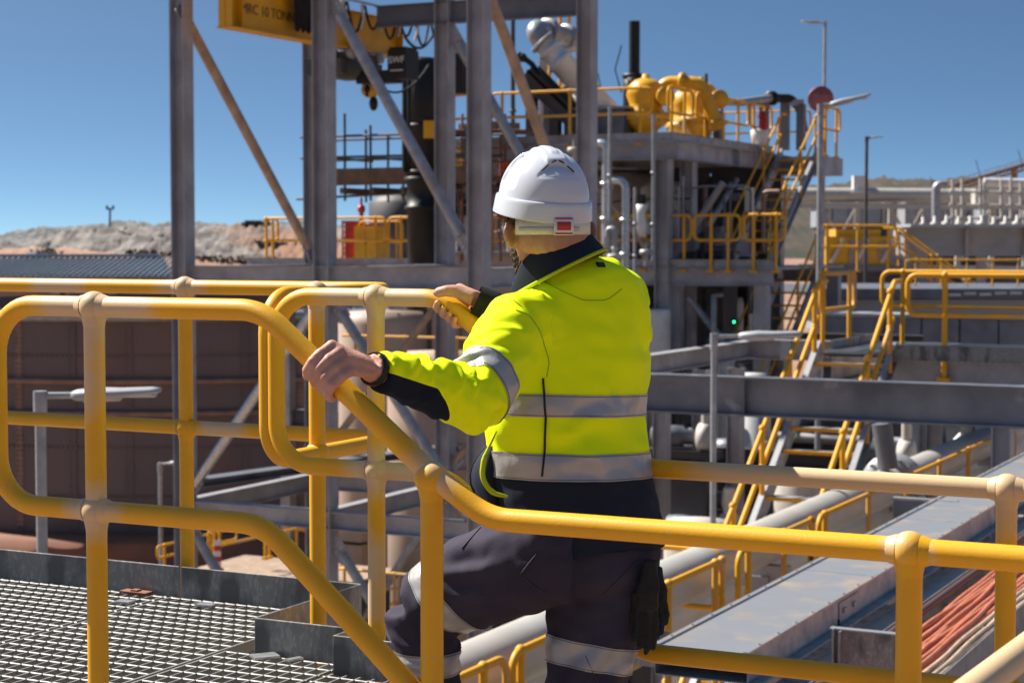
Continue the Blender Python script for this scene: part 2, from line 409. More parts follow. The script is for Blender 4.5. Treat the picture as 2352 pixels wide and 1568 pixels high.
# ================================================================== FOREGROUND PLATFORM
A0 = V((-.892, 3.9, 0)); C0 = V((-.343, 4.6, 0)); K1 = V((-.4455, 5.33, 0))
ZU, ZL = -1.09, -1.482             # upper and lower walking levels, from the eye
RU, RL = -.134, -.525              # top rail centres
RR = .0225
def pl(a, t, z): p = K1 + E1*a + E2*t; return V((p.x, p.y, CZ + z))
def wear(o, spots, rad=.16, seedv=0, stripes=()):
    """sun-bleached primer showing round the welded joints"""
    me = o.data; co = get_co(me); off = np.array(root_loc(o.parent)); wv = np.zeros(len(co))
    for p in spots:
        s, rd = (p if isinstance(p, tuple) else (p, rad))
        d = np.linalg.norm(co + off - np.array(s), axis=1); wv = np.maximum(wv, 1.25 - d/rd*.75)
    at = me.attributes.new('wear', 'FLOAT', 'POINT'); at.data.foreach_set('value', np.clip(wv, 0, 1.0).astype('f'))
def ftube(root, name, pts, r=RR, n=20, f=.13, spots=(), step=.02, ln=10):
    q = MB(); q.tube(resample(fillet(pts, f, ln), step), r, n); o = q.build(name, M['yel'], root); wear(o, spots); return o
def fpost(root, p, ztop, zbot, balls, n=20, spots=(), br=.0335, stub=True):
    q = MB(); nn = max(4, int((ztop - zbot)/.04)); q.tube([V((p.x, p.y, CZ + zbot + (ztop - zbot)*i/nn)) for i in range(nn + 1)], RR, n)
    for b in balls:
        c = V((p.x, p.y, CZ + b)); q.ball(c, br, 20, 14)
        q.tube([c - EZ*.046, c - EZ*.034, c - EZ*.018, c + EZ*.004], [RR*.98, RR*1.08, RR*1.22, RR*1.3], n, False)
        for s in ((1, -1) if stub else ()): q.tube([c + E1*s*.040, c + E1*s*.032, c + E1*s*.02], [RR*.97, RR*1.09, RR*1.25], n, False)
    o = q.build('post', M['yel'], root); wear(o, spots); return o
MU = RU - .437                      # mid rail of the upper level
ML = RL - .437
# --- near handrail of the short stair
nr = thing('handrail', 'thick yellow tube handrail in front of the worker, gripped by his bare left hand', 'railing', at_z(A0, ZU), 'handrails of the short stair')
def nline(s, z): p = A0 + E1*s; return V((p.x, p.y, CZ + z))
sB, sC = .823, 1.76
nspots = [(nline(0, RU), .13), (nline(.10, RU), .10), (nline(-.07, RU), .1), (nline(0, MU), .1), (nline(sB, RL + .07), .085), (nline(sC, RL), .06)]
ftube(nr, 'top_rail', [nline(-.273, (RU + MU)/2), nline(-.273, RU), nline(.43, RU), nline(sB, RL + .078), nline(sB + .125, RL), nline(sC + .5, RL), nline(sC + 1.3, RL)], spots=nspots, f=.15)
ftube(nr, 'mid_rail', [nline(-.273, (RU + MU)/2), nline(-.273, MU), nline(.43, MU), nline(sB - .02, MU - .325), nline(sB + .13, ML), nline(sC + 1.3, ML)], spots=nspots, f=.15)
fpost(nr, nline(0, 0), RU, ZU - .12, (RU, MU), spots=[(nline(0, RU), .13), (nline(0, MU), .09), (nline(-.03, -.3) - E2*.03, .09), (nline(-.03, -.2) - E2*.03, .09)])
fpost(nr, nline(sB, 0), RL + .07, ZL - .12, (RL + .07,), spots=[(nline(sB, RL + .08) + EZ*.03, .05)], br=.034, stub=False)
fpost(nr, nline(sC, 0), RL, ZL - .12, (RL, ML), spots=[(nline(sC, RL) - E1*.03 + EZ*.02, .06)], br=.034)
# --- far handrail
fr = thing('handrail', 'yellow tube handrail behind the worker, held by his right hand at its bend', 'railing', at_z(C0, ZU), 'handrails of the short stair')
def fline(s, z): p = C0 + E1*s; return V((p.x, p.y, CZ + z))
sD = 1.57
fspots = [(fline(0, RU), .14), (fline(.08, RU), .12), (fline(-.08, RU), .11), (fline(0, MU), .12), (fline(.1, MU), .09)] + [(fline(sD - .12*i, RL), .16) for i in range(6)]
ftube(fr, 'top_rail', [fline(-.30, (RU + MU)/2), fline(-.30, RU), fline(.195, RU), fline(.60, RL + .078), fline(.72, RL), fline(sD + 1.2, RL)], spots=fspots, f=.16)
ftube(fr, 'mid_rail', [fline(-.30, (RU + MU)/2), fline(-.30, MU), fline(.195, MU), fline(.60, ML + .09), fline(.72, ML), fline(sD + 1.2, ML)], spots=fspots[:6], f=.16)
fpost(fr, fline(0, 0), RU, ZU - .14, (RU, MU), spots=[(fline(0, RU), .15), (fline(0, MU), .1), (fline(-.07, -.3), .11), (fline(-.06, -.42), .1), (fline(-.02, -.80), .10), (fline(-.04, -.9), .10)])
fpost(fr, fline(.60, 0), RL + .07, ZL - .12, (RL + .07,), stub=False)
fpost(fr, fline(sD, 0), RL, ZL - .12, (RL, ML), spots=[(fline(sD, RL), .12)], br=.034)
# --- guard rail round the back corner of the upper platform
br_ = thing('guardrail', 'yellow tube guardrail along the back of the grating platform, turning at its corner', 'railing', pl(-.6, .06, ZU))
bz = CZ
def bpt(a, t, z): return pl(a, t, z)
bsp = [(bpt(-.668, .06, RU), .12), (bpt(.08, -.354, RU), .12), (bpt(-1.2, .06, RU), .10), (bpt(-1.12, .06, RU), .1), (bpt(-.56, .06, MU), .07), (bpt(-.48, .06, MU), .07)]
for nm, z, zz in (('top_rail', RU, 1), ('mid_rail', MU, -1)):
    ftube(br_, nm, [bpt(-3.2, .06, z), bpt(.085, .06, z), bpt(.085, -.6, z), bpt(.085, -.6, (RU + MU)/2)], spots=bsp, f=.10)
for a, t in ((-.668, .06), (.08, -.354), (-1.9, .06)):
    fpost(br_, bpt(a, t, 0), RU, ZU - .16, (RU, MU), spots=[(bpt(a, t, RU), .10)], stub=(t > 0))
# --- the grating panels: flat bars along E2, twisted rods along E1
BP, RP = .041, .060
rodlen = {}
def rod_mesh(L):
    k = round(L, 3)
    if k in rodlen: return rodlen[k]
    vs, fs = [], []; n = max(4, int(round(L/BP*4)))
    for i in range(n + 1):
        x = i/n*L; c_ = abs(math.sin(PI*x/BP)); r1, r2 = .0018 + .0026*c_, .0026 + .0008*c_
        for j in range(6):
            q = j*PI/3; vs.append((x, r1*math.cos(q), r2*math.sin(q)))
    for i in range(n):
        for j in range(6): fs.append((i*6+j, i*6+(j+1) % 6, (i+1)*6+(j+1) % 6, (i+1)*6+j))
    me = bpy.data.meshes.new('cross_rod'); me.from_pydata(vs, [], fs); me.polygons.foreach_set('use_smooth', [True]*len(fs)); me.materials.append(M['grod']); rodlen[k] = me; return me
barm = {}
def bar_mesh(L, th=.0042, h=.030):
    k = (round(L, 3), th)
    if k in barm: return barm[k]
    q = MB(); q.box(V((L/2, 0, -h/2)), V((L/2, 0, 0)), V((0, th/2, 0)), V((0, 0, h/2)))
    me = q.mesh('load_bar'); me.materials.append(M['gbar']); barm[k] = me; return me
R1 = Matrix((E1, E2, EZ)).transposed().to_4x4(); R2 = Matrix((E2, -E1, EZ)).transposed().to_4x4()
def part_at(name, me, root, rot, loc):
    o = bpy.data.objects.new(name, me); COL.objects.link(o); o.parent = root
    o.matrix_local = Matrix.Translation(loc - root.location) @ rot; return o
def grating(label, rects, z):
    """rects: (a0, a1, t0, t1)"""
    t = thing('floor_grating', label, 'floor grating', pl(rects[0][0], rects[0][2], z), 'steel floor gratings of the platform')
    for (a0, a1, t0, t1) in rects:
        n = int((a1 - a0 - .004)/BP); off = (a1 - a0 - n*BP)/2
        for i in range(n + 1):
            e = i in (0, n)
            part_at('load_bar', bar_mesh(t1 - t0, .0065 if e else .0042), t, R2, pl(a0 + off + i*BP, t0, z))
        k = int((t1 - t0)/RP)
        for j in range(k + 1):
            part_at('cross_rod', rod_mesh(a1 - a0 - .006), t, R1, pl(a0 + .003, t0 + .012 + j*RP, z - .0030))
    return t
grating('steel floor grating at the far left of the platform, beyond the left seam', [(-1.9, -.68, -1.6, -.015)], ZU)
grating('middle steel floor grating, between the seam under the left post and the kick plate notch', [(-.676, -.09, -1.6, -.015)], ZU)
grating('steel floor grating in front of the notched kick plates, at the stair head', [(-.086, .30, -1.6, -.565), (.304, .62, -1.6, -.66)], ZU)
grating('steel floor grating of the lower landing where the worker stands', [(.88, 2.6, -1.6, -.66)], ZL)
for i, (a0, z, lab) in enumerate(((.62, ZU - .196, 'steel stair tread under the worker\'s raised left foot'),)):
    t = thing('stair_tread', lab, 'stair tread', pl(a0, -1.05, z))
    q = MB(); q.box(pl(a0 + .125, -1.08, z - .016), E1*.125, E2*.39, EZ*.015); q.build('tread_plate', M['galvd'], t)
    q = MB(); q.box(pl(a0 + .262, -1.08, z - .014), E1*.011, E2*.39, EZ*.018); q.build('nosing', M['yel'], t)
q = MB()                                                    # the beams the platform stands on
for t_, a1_ in ((-1.55, .6), (-.8, .6), (-.1, -.08)): q.channel(pl(-1.9, t_, ZU - .12), pl(a1_, t_, ZU - .12), .16, .07)
for a_, t1_ in ((-1.85, .0), (-.7, .0), (.5, -.68)): q.ibeam(pl(a_, -1.6, ZU - .32), pl(a_, t1_, ZU - .32), .2, .1)
for t_ in (-1.55, -.7): q.channel(pl(.9, t_, ZL - .12), pl(2.6, t_, ZL - .12), .16, .07)
bm_ = thing('support_frame', 'steel beams and legs carrying the grating platform from below', 'steel frame', pl(-.6, -1, -CZ))
q.build('beam', M['steel'], bm_)
for a_, t_, zt in ((-1.85, -1.5, ZU - .42), (-1.85, -.1, ZU - .42), (2.4, -1.5, ZL - .2)):
    MB().bar(pl(a_, t_, -CZ), pl(a_, t_, zt), .15, .15, up=E1).build('leg', M['steel'], bm_)
# --- kick plates
def kick(label, p0, p1, h=.105, m='galvd', th=.006, low=-.012):
    q = MB(); d = (p1 - p0).normalized(); c = (p0 + p1)/2 + EZ*(h/2 + low); q.box(c, d*(p1 - p0).length/2, d.cross(EZ)*th/2, EZ*h/2)
    o = q.build('kick_plate', M[m], None); me = o.data; mid_ = (p0 + p1)/2
    set_co(me, get_co(me) - np.array(mid_)); o.location = mid_
    bv = o.modifiers.new('b', 'BEVEL'); bv.width = .0022; bv.segments = 2
    return tag(o, label, 'kick plate', 'kick plates round the grating platform')
kick('mottled kick plate at the back of the grating, left of the seam', pl(-3.2, 0, ZU), pl(-.655, 0, ZU))
kick('mottled kick plate at the back of the grating, right of the seam', pl(-.647, 0, ZU), pl(.003, 0, ZU))
kick('kick plate with a yellow reflection running from back corner to the notch', pl(.003, -.005, ZU), pl(.003, -.538, ZU))
kick('grey kick plate facing the camera, left one of the two at the stair head', pl(0, -.542, ZU), pl(.308, -.542, ZU))
kick('short kick plate return between the two grey plates facing the camera', pl(.308, -.546, ZU), pl(.308, -.630, ZU))
kick('grey kick plate facing the camera, right one of the two, behind the sloping handrail', pl(.304, -.634, ZU), pl(.62, -.634, ZU))
def clip(label, a, t, rz, sx=.05, sy=.03):
    q = MB(); e = (E1*math.cos(rz) + E2*math.sin(rz)); f = EZ.cross(e)
    q.box(V((0, 0, 0)), e*sx/2, f*sy/2, EZ*.003); q.box(V((0, 0, -.008)), e*sx*.2, f*sy*.3, EZ*.005)
    o = q.build('grating_clip', M['galvl'], None); o.location = pl(a, t, ZU + .004); tag(o, label, 'clip', 'small metal clips on the grating')
clip('pale metal clip on the grating left of the orange plate seam', -.74, -.16, .1, .05, .04)
clip('pale metal clip lying on the middle grating near the kick plate', -.49, -.09, .2, .055, .04)
clip('folded metal clip at the foot of the left grey kick plate', .06, -.585, .9, .07, .05)
clip('thin metal clip right of the folded one, at the foot of the grey kick plate', .15, -.58, 1.2, .045, .02)
q = MB(); q.box(V((0, 0, 0)), E1*.05, E2*.02, EZ*.003); q.box(V((0, 0, .004)), E1*.012, E2*.012, EZ*.004)
o = q.build('rusty_plate', M['orange'], None); o.location = pl(-.80, -.03, ZU + .006); tag(o, 'small rusty orange plate lying by the back kick plate', 'plate')
# --- rail in the lower right corner
cr = thing('guardrail', 'cream tube rail crossing the lower right corner, nearest of all', 'railing', W(2200, 1620, 2.35))
p_ = W(2215, 1600, 2.35); q = MB(); d_ = (W(2420, 1443, 2.75) - p_).normalized()
q.tube(resample([p_ - d_*.5, p_ + d_*1.6], .03), RR, 20); o = q.build('top_rail', M['yel'], cr); wear(o, [(p_ + d_*k*.08, .2) for k in range(-3, 9)])  # cream tone mixed in along the whole visible length
q = MB(); pe = p_ + d_*1.5; q.tube([pe, V((pe.x, pe.y, CZ + ZL))], RR, 16); q.ball(pe, .032, 16, 10); o = q.build('post', M['yel'], cr); wear(o, [])

# ================================================================== THE WORKER
def PX(x, y, D=4.2): return W(x, y, D)
fw = V((-.6, .8, 0)); rt = V((.8, .6, 0))
fwh = V((-.29, .957, 0)); rth = V((.957, .29, 0))
person = thing('person', 'worker in yellow hi-vis jacket and white hard hat stepping up the short stair', 'person', V((.12, 4.15, CZ + ZL)))
HN = PX(770, 842, 3.63); HF = fline(.235, RU - .030)
s_n = on_e1(A0, 757); zt_ = (s_n - .43)/(sB - .43); HNc = nline(s_n, RU + (RL + .078 - RU)*zt_)
dn = (nline(sB, RL + .078) - nline(.43, RU)).normalized()
df = (fline(.60, RL + .078) - fline(.195, RU)).normalized()
hq = on_e1(C0, 1042); HFc = fline(hq, RU - (hq - .195)*(.313/.405) + .0)
def hand(mb, axis, cen, wrist, n_out, n_side, sgn, thumb_side, fs=1.0, spread=.0195):
    """fist closed round a tube: cen on the tube axis, fingers spaced along axis; n_side points from the tube to the back of the
    hand's knuckle side, n_out the direction the fingers pass over"""
    R0 = RR + .0085
    lens = (1.0, 1.06, 1.0, .86)
    mcps = []
    for k in range(4):
        c = cen + axis*sgn*((1.5 - k)*spread)
        l = lens[k]
        def at(deg, rad): return c + n_side*(math.cos(math.radians(deg))*rad) + n_out*(math.sin(math.radians(deg))*rad)
        mcp = at(28 - 2*k, .049*l + .002); pip = at(96 + 3*k, (R0 + .008)*1.03); dip = at(165, R0 + .001); tip = at(232, R0 - .001)
        mid1 = at(64, .043*l + .001)
        mcps.append(mcp)
        mb.tube([mcp, mid1, pip, at(130, R0 + .006), dip, at(200, R0), tip, at(246, R0 - .002)], [.0108*fs, .0098*fs, .0103*fs, .0092*fs, .0090*fs, .0084*fs, .0076*fs, .0045*fs], 10)
        mb.ball(mcp, .0122*fs, 10, 7); mb.ball(pip, .0105*fs, 10, 7)
    for k in range(4):                                        # metacarpals fan back to the wrist
        base = wrist + axis*sgn*((1.5 - k)*.012)
        mb.tube([mcps[k], mcps[k].lerp(base, .5), base], [.0125, .0135, .0150], 10)
    ctr = (mcps[1] + mcps[2])/2
    ctr2 = ctr.lerp(wrist, .45) - n_out*.006
    u = axis*sgn; f_ = (wrist - ctr).normalized(); nrm = u.cross(f_).normalized()
    mb.loft([(ctr.lerp(wrist, q_), u*a_, nrm*b_) for q_, a_, b_ in ((-.02, .034, .012), (.25, .037, .0155), (.55, .036, .018), (.85, .033, .021), (1.1, .031, .023))], 16, 2.4)
    # thumb
    tb = wrist.lerp(ctr, .38) + u*.030
    return mcps, ctr, u, nrm, tb
bmb = MB()
# left hand: comes over the tube from the right, fingers pass across its near face and curl under
n2 = (V((0, 0, CZ)) - HNc); n2 = (n2 - dn*n2.dot(dn)).normalized(); n1 = dn.cross(n2)
if n1.z < 0: n1 = -n1
wristL = HNc + n1*.046 + n2*.016 + dn*.026 + V((.036, -.002, -.004))
m_, ctr, u_, nr_, tb = hand(bmb, dn, HNc, wristL, n2, n1, -1, 1, 1.12, .0215)
tpts = [wristL + u_*.018 - n2*.010, HNc + n1*.045 - n2*.018 + u_*.036, HNc + n1*.022 - n2*.034 + u_*.044, HNc - n1*.006 - n2*.034 + u_*.046, HNc - n1*.018 - n2*.028 + u_*.046]
bmb.tube(tpts, [.016, .0145, .0125, .0105, .006], 10)
# right hand: lies on top of the far tube, thumb on the near side, finger tips showing below
g2 = (V((0, 0, CZ)) - HFc); g2 = (g2 - df*g2.dot(df)).normalized(); g1 = df.cross(g2)
if g1.z < 0: g1 = -g1
wristR = HFc + g1*.046 + df*.040 + g2*.012 + V((.014, 0, 0))
m2, ctr2, u2, nr2, tb2 = hand(bmb, df, HFc, wristR, -g2, g1, -1, 1, 1.08, .0205)
tp = [wristR + u2*.016 + g2*.012 - g1*.006, HFc + g1*.034 + g2*.026 + u2*.012, HFc + g1*.018 + g2*.034 + u2*.030, HFc + g1*.001 + g2*.034 + u2*.044, HFc - g1*.008 + g2*.031 + u2*.052]
bmb.tube(tp, [.020, .0175, .0145, .0125, .0065], 10)
# skeleton
shL = PX(1185, 745, 4.05); elL = PX(1092, 925, 3.86); wrL = wristL
shR = PX(1420, 684, 4.32); elR = PX(1330, 800, 4.50); wrR = wristR
hipL = PX(1262, 1262, 4.12); kneL = PX(962, 1392, 4.22); ankL = PX(1005, 1700, 4.24)
hipR = PX(1392, 1275, 4.24); kneR = PX(1338, 1610, 4.16); ankR = PX(1352, 1935, 4.22)
headC = PX(1258, 497, 4.17)
hu = (V((0, 0, 1)) - fwh*.02).normalized()
# collar
cc = PX(1272, 601, 4.19); cn = (EZ*1.0 + fw*.36 - rt*.36).normalized()
cf = (fw - cn*fw.dot(cn)).normalized(); crr = cn.cross(cf); crr = crr if crr.dot(rt) > 0 else -crr
# head and neck
bmb.ball(headC + EZ*.03, .1, 20, 14, (.85, .98, 1.08), (rth, fwh, EZ))
bmb.ball(headC - EZ*.055 + fwh*.035, .07, 18, 12, (.86, .88, .95), (rth, fwh, EZ))            # jaw
bmb.ball(headC - EZ*.03 - fwh*.035, .080, 18, 12, (1.06, .85, 1.0), (rth, fwh, EZ))           # occiput and nape fold
bmb.loft([(headC - EZ*.02 - fwh*.012, rth*.080, fwh*.080), (headC - EZ*.06 - fwh*.012, rth*.080, fwh*.080), (cc + cn*.02 + fw*.012, crr*.080, cf*.084), (cc - cn*.07 + fw*.02, crr*.078, cf*.08)], 20)
nose = headC + fwh*.098 - EZ*.022
bmb.loft([(nose + EZ*.05 - fwh*.012, rth*.009, fwh*.008), (nose + EZ*.015, rth*.011, fwh*.012), (nose - EZ*.008 + fwh*.010, rth*.016, fwh*.014), (nose - EZ*.016 - fwh*.004, rth*.014, fwh*.01)], 12)
for s_ in (-1, 1):
    e = headC + rth*s_*.086 - EZ*.040 - fwh*.006
    eo = (rth*s_*.78 - fwh*.62).normalized(); en_ = eo.cross(EZ)
    bmb.ball(e + eo*.006, .034, 16, 12, (.60, .24, 1.0), (eo, en_, EZ)); bmb.tube([e + eo*.020 + EZ*.026, e + eo*.027 + EZ*.006, e + eo*.022 - EZ*.018], [.005, .006, .005], 8)
    bmb.ball(e - EZ*.024 + fwh*.004, .011, 10, 8, (.5, .8, 1), (rth, fwh, EZ))
    bmb.ball(headC + rth*s_*.045 + fwh*.068 - EZ*.02, .024, 10, 8, (1, .8, .8), (rth, fwh, EZ))      # cheek
    bmb.ball(headC + rth*s_*.034 + fwh*.080 + EZ*.018, .02, 10, 8, (1.1, .6, .45), (rth, fwh, EZ))    # brow
bmb.ball(headC + fwh*.094 - EZ*.065, .016, 10, 8, (1.4, .6, .35), (rth, fwh, EZ)); bmb.ball(headC + fwh*.092 - EZ*.074, .015, 10, 8, (1.3, .6, .4), (rth, fwh, EZ))
# inner trunk and limbs under the clothes
tc = PX(1300, 900, 4.2)
bmb.loft([(PX(1330, 1250), rt*.15, fw*.12), (PX(1303, 1080), rt*.15, fw*.115), (PX(1305, 850), rt*.16, fw*.11), (PX(1300, 720), rt*.15, fw*.085), (PX(1285, 640), rt*.075, fw*.07)], 20)
for a, b_, c, r_ in ((shL, elL, wrL, 1), (shR, elR, wrR, 1)):
    bmb.tube([a, a.lerp(b_, .5), b_, b_.lerp(c, .3), b_.lerp(c, .75), c], [.05, .046, .038, .038, .032, .030], 12)
for a, b_, c in ((hipL, kneL, ankL), (hipR, kneR, ankR)):
    bmb.tube([a, a.lerp(b_, .5), b_, b_.lerp(c, .35), c], [.082, .066, .042, .042, .032], 12)
me = remeshed(bmb, .0036, 'body', 3, .45)
co = get_co(me); no = get_no(me)
co += no*(.0004*vnoise(co*22, 3))[:, None]
# knuckle creases and skin tone variation
me.transform(Matrix.Translation((0, 0, 0)))
set_co(me, co - np.array(person.location))
M['skin'] = mat('skin', (.46, .235, .165), .5, 0, (.52, .29, .215), 40, .35, .7, bump=.15, bscale=300, sss=.12, spec=.35, col3=(.47, .19, .13), s3=14, lo3=.5, hi3=.72)
body = bpy.data.objects.new('body', me); COL.objects.link(body); body.parent = person; me.materials.append(M['skin'])
hl = co - np.array(headC); hz = hl[:, 2]; hf = hl @ np.array(fwh)
st_ = sstep(-.115, -.05, hz)*(1 - sstep(.02, .05, hf))*(np.linalg.norm(hl, axis=1) < .16)
at = me.attributes.new('stubble', 'FLOAT', 'POINT'); at.data.foreach_set('value', st_.astype('f')); attr_mix(M['skin'], 'stubble', (.20, .115, .085), .25, 1.6)
# eyes, brows, beard, stubble
M['hair'] = mat('short_brown_hair', (.035, .018, .011), .8, 0, (.065, .036, .022), 120, .4, .65, bump=.6, bscale=260)
M['eye'] = mat('eye_white', (.7, .68, .64), .2)
for s_ in (-1, 1):
    q = MB(); q.ball(headC + rth*s_*.033 + fwh*.084 + EZ*.004, .0125, 12, 8); q.build('eye', M['eye'], person)
    q = MB(); q.ball(headC + rth*s_*.033 + fwh*.0955 + EZ*.004, .0045, 10, 6); q.build('iris', M['black'], person)
q = MB()                                                    # beard: shell hugging jaw and chin
rnd = random.Random(5)
for i in range(-11, 12):
    ph = i/11*1.95
    for j in range(8):
        zz = -.035 - .0145*j
        rr_ = .081 - .0012*abs(i)*.3 - max(0, j - 3)*.0045
        c = headC + rth*math.sin(ph)*rr_*.86 + fwh*(math.cos(ph)*rr_*.93 + .028) + EZ*zz
        if abs(ph) < .5 and j < 2: continue
        q.ball(c, .0125, 7, 5, (1, 1, 1.15))
bme = remeshed(q, .003, 'beard', 2, .5)
bco = get_co(bme); bno = get_no(bme); bco += bno*(.0022*vnoise(bco*70, 9))[:, None]; set_co(bme, bco - np.array(person.location))
bo = bpy.data.objects.new('beard', bme); COL.objects.link(bo); bo.parent = person; bme.materials.append(M['hair'])

# ---- hard hat
hat_fb = math.radians(8)                                    # leaning back
hU = (EZ*math.cos(hat_fb) - fwh*math.sin(hat_fb)).normalized(); hU = (hU + rth*.035).normalized()
hF = rth.cross(hU).normalized() * -1
if hF.dot(fwh) < 0: hF = -hF
hR = hF.cross(hU).normalized()
if hR.dot(rth) < 0: hR = -hR
hc = PX(1251, 463, 4.17) + hF*.008
def hatpt(ph, th, grow=0.0):
    """ph: azimuth from the front, th: 0 top .. pi/2 rim"""
    x, y = math.sin(ph), math.cos(ph); ct, st = math.cos(th), math.sin(th)
    st2 = st**.86 if st > 0 else 0
    a, b_ = .1015 + grow, .1240 + grow
    z = .1175*(ct**.94 if ct > 0 else 0)
    X, Y = a*x*st2, b_*y*st2
    def sm(a0, a1, v): t = min(1, max(0, (v - a0)/(a1 - a0))); return t*t*(3 - 2*t)
    az = math.atan2(x, y); back = PI - abs(az)                # angle from the rear
    g = .0052*(1 - sm(.021, .028, abs(X)))*(1 - sm(.55, .72, th) if y < 0 else 1 - sm(1.0, 1.2, th))
    g += .003*(1 - sm(.006, .012, abs(X)))*(1 - sm(.3, .45, th))
    th0 = .60 + 1.15*back**2                                  # vented arch over the rear
    ins = sm(0, .022, th - th0)*(1 - sm(1.02, 1.06, th))*(1 - sm(.56, .60, back))
    g -= .0078*ins*(1 - sm(.62, 1.03, th)*.85)
    dsd = abs(abs(az) - 1.62)                                 # smooth scooped side panels
    w_ = .40 - .10*abs(th - .95)
    g -= .0092*(1 - sm(w_, w_ + .055, dsd))*sm(.42, .52, th)*(1 - sm(1.22, 1.36, th))
    nrm = (hR*(x*st) + hF*(y*st) + hU*ct).normalized()
    return hc + hR*X + hF*Y + hU*z + nrm*g
M['hat'] = mat('white_plastic', (.52, .54, .60), .2, 0, spec=.5)
NP, NT = 192, 60
rows = [[hatpt(2*PI*i/NP, PI/2*(j + .02)/NT) for i in range(NP + 1)] for j in range(NT + 1)]
q = MB(); q.sheet(rows)
inner = [[hc + (p - hc)*.975 for p in r] for r in rows]; q.sheet([r[::-1] for r in inner])
helmet = q.build('hard_hat', M['hat'], person)
q = MB(); rim = []
for (g, z) in ((-.003, .009), (.0005, .0095), (.0045, .0088), (.0060, .0065), (.0072, .000), (.0105, -.029), (.0104, -.0312), (.0090, -.0312), (.0078, -.028), (.004, .002), (-.004, .004)):
    row = []
    for i in range(NP + 1):
        ph = 2*PI*i/NP; pk = max(0, math.cos(ph))**3                      # peak in front
        sd_ = .0015
        row.append(hc + hR*math.sin(ph)*(.1015 + g) + hF*math.cos(ph)*(.1240 + g + (pk*.028 if z < 0 and g > 0 else 0)) + hU*(z + (.012*pk if z < -.01 else 0) + (-.004*max(0, -math.cos(ph)) if z < -.01 else 0)))
    rim.append(row)
q.sheet(rim[::-1]); q.build('brim', M['hat'], helmet)
q = MB()
for dp in (-.40, -.13, .13, .40):
    pts_ = []
    for k in range(5):
        bk = dp + (k - 2)*.042; pts_.append(hatpt(PI + bk, .605 + 1.15*bk*bk, .0002))
    q.tube(pts_, .0017, 6)
q.build('vent_slot', M['black'], helmet)
M['strap'] = mat('harness_plastic', (.56, .57, .47), .4, 0, (.5, .5, .42), 30)
hh = headC - EZ*.0 + fwh*0
def band(ph0, ph1, z0, z1, grow, m, name, n=20, th=.003):
    o_, i_ = [], []
    q = MB(); vs = []
    for k in range(n + 1):
        ph = ph0 + (ph1 - ph0)*k/n
        def P_(g, z): return headC + rth*math.sin(ph)*(.085 + g) + fwh*(math.cos(ph)*(.103 + g) - .004) + EZ*(z - .022)
        vs.append([P_(grow, z0), P_(grow + th, z0 + .0015), P_(grow + th, z1 - .0015), P_(grow, z1), P_(grow, z0)])
    q.sheet(vs); q.sheet([[r[0] for r in vs][:1] + [vs[0][1]], [vs[0][3], vs[0][2]]]); return q.build(name, m, person)
band(PI - 1.25, PI + 1.25, -.020, .016, .006, M['strap'], 'harness_strap', 40)
band(PI - .42, PI + 1.1, -.0125, -.003, .0105, M['offw'], 'strap_slot', 20, .001)
band(PI - .22, PI + .24, -.0215, .0175, .0095, M['paper'], 'ratchet_plate', 10, .006)
band(PI - .14, PI + .17, -.0105, .0085, .0155, M['red'], 'ratchet_button', 10, .0025)
for z_ in (-.0195, .0135): band(PI - .19, PI + .21, z_, z_ + .0035, .0155, M['red'], 'ratchet_button', 6, .001)
# safety glasses
q = MB()
for s_ in (-1, 1):
    q.tube([headC + rth*s_*.088 - EZ*.008 - fwh*.03, headC + rth*s_*.088 + EZ*.006 + fwh*.03, headC + rth*s_*.076 + EZ*.008 + fwh*.085], [.0028, .0042, .005], 8)
q.tube([headC + rth*-.076 + EZ*.01 + fwh*.086, headC + rth*-.035 + EZ*.012 + fwh*.112, headC + EZ*.010 + fwh*.118, headC + rth*.035 + EZ*.012 + fwh*.112, headC + rth*.076 + EZ*.01 + fwh*.086], .0035, 8)
q.build('safety_glasses', M['black'], person)
M['glens'] = mat('dark_lens', (.02, .02, .025), .08)
for s_ in (-1, 1):
    q = MB(); q.ball(headC + rth*s_*.042 + fwh*.104 - EZ*.006, .027, 14, 8, (1.15, .18, .75), ((rth + fwh*-s_*.35).normalized(), (fwh + rth*s_*.35).normalized(), EZ)); q.build('lens', M['glens'], person)

# ---- jacket: one continuous cloth mesh
jm = MB()
jr = [(1266, 1334, .212, .165), (1215, 1326, .207, .163), (1150, 1318, .203, .160), (1080, 1303, .198, .156), (1000, 1299, .196, .152), (930, 1301, .204, .150), (860, 1304, .207, .148), (790, 1309, .206, .143), (730, 1312, .196, .132), (685, 1312, .172, .120), (655, 1308, .142, .108), (636, 1298, .108, .092), (622, 1290, .080, .078)]
jm.loft([(PX(x, y) + rt*0, (rt + EZ*(.16 if y < 760 else .04)).normalized()*a, (fw - EZ*(.26 if y < 700 else .1)).normalized()*b_) for (y, x, a, b_) in jr], 36, 2.25)
jm.ball(shL + rt*.008 + EZ*.004, .074, 20, 14, (1, 1, 1.0)); jm.ball(shR - rt*.012 - EZ*.004, .072, 20, 14)
jm.tube([shL + rt*.05, shL, shL.lerp(elL, .35), shL.lerp(elL, .7), elL + V((0, 0, -.004))], [.085, .080, .077, .074, .066], 22)
jm.tube([shL + rt*.12 - EZ*.02, shL + EZ*.012 + rt*.03], [.085, .07], 18)
jm.tube([PX(1345, 634, 4.25), PX(1388, 643, 4.29), shR], [.050, .060, .070], 18)
fa = wrL - elL
jm.tube([elL - fa.normalized()*.012 + V((0, 0, -.004)), elL.lerp(wrL, .08), elL.lerp(wrL, .3), elL.lerp(wrL, .52), elL.lerp(wrL, .7), elL.lerp(wrL, .88), elL.lerp(wrL, .93)], [.062, .066, .062, .056, .049, .042, .041], 22)
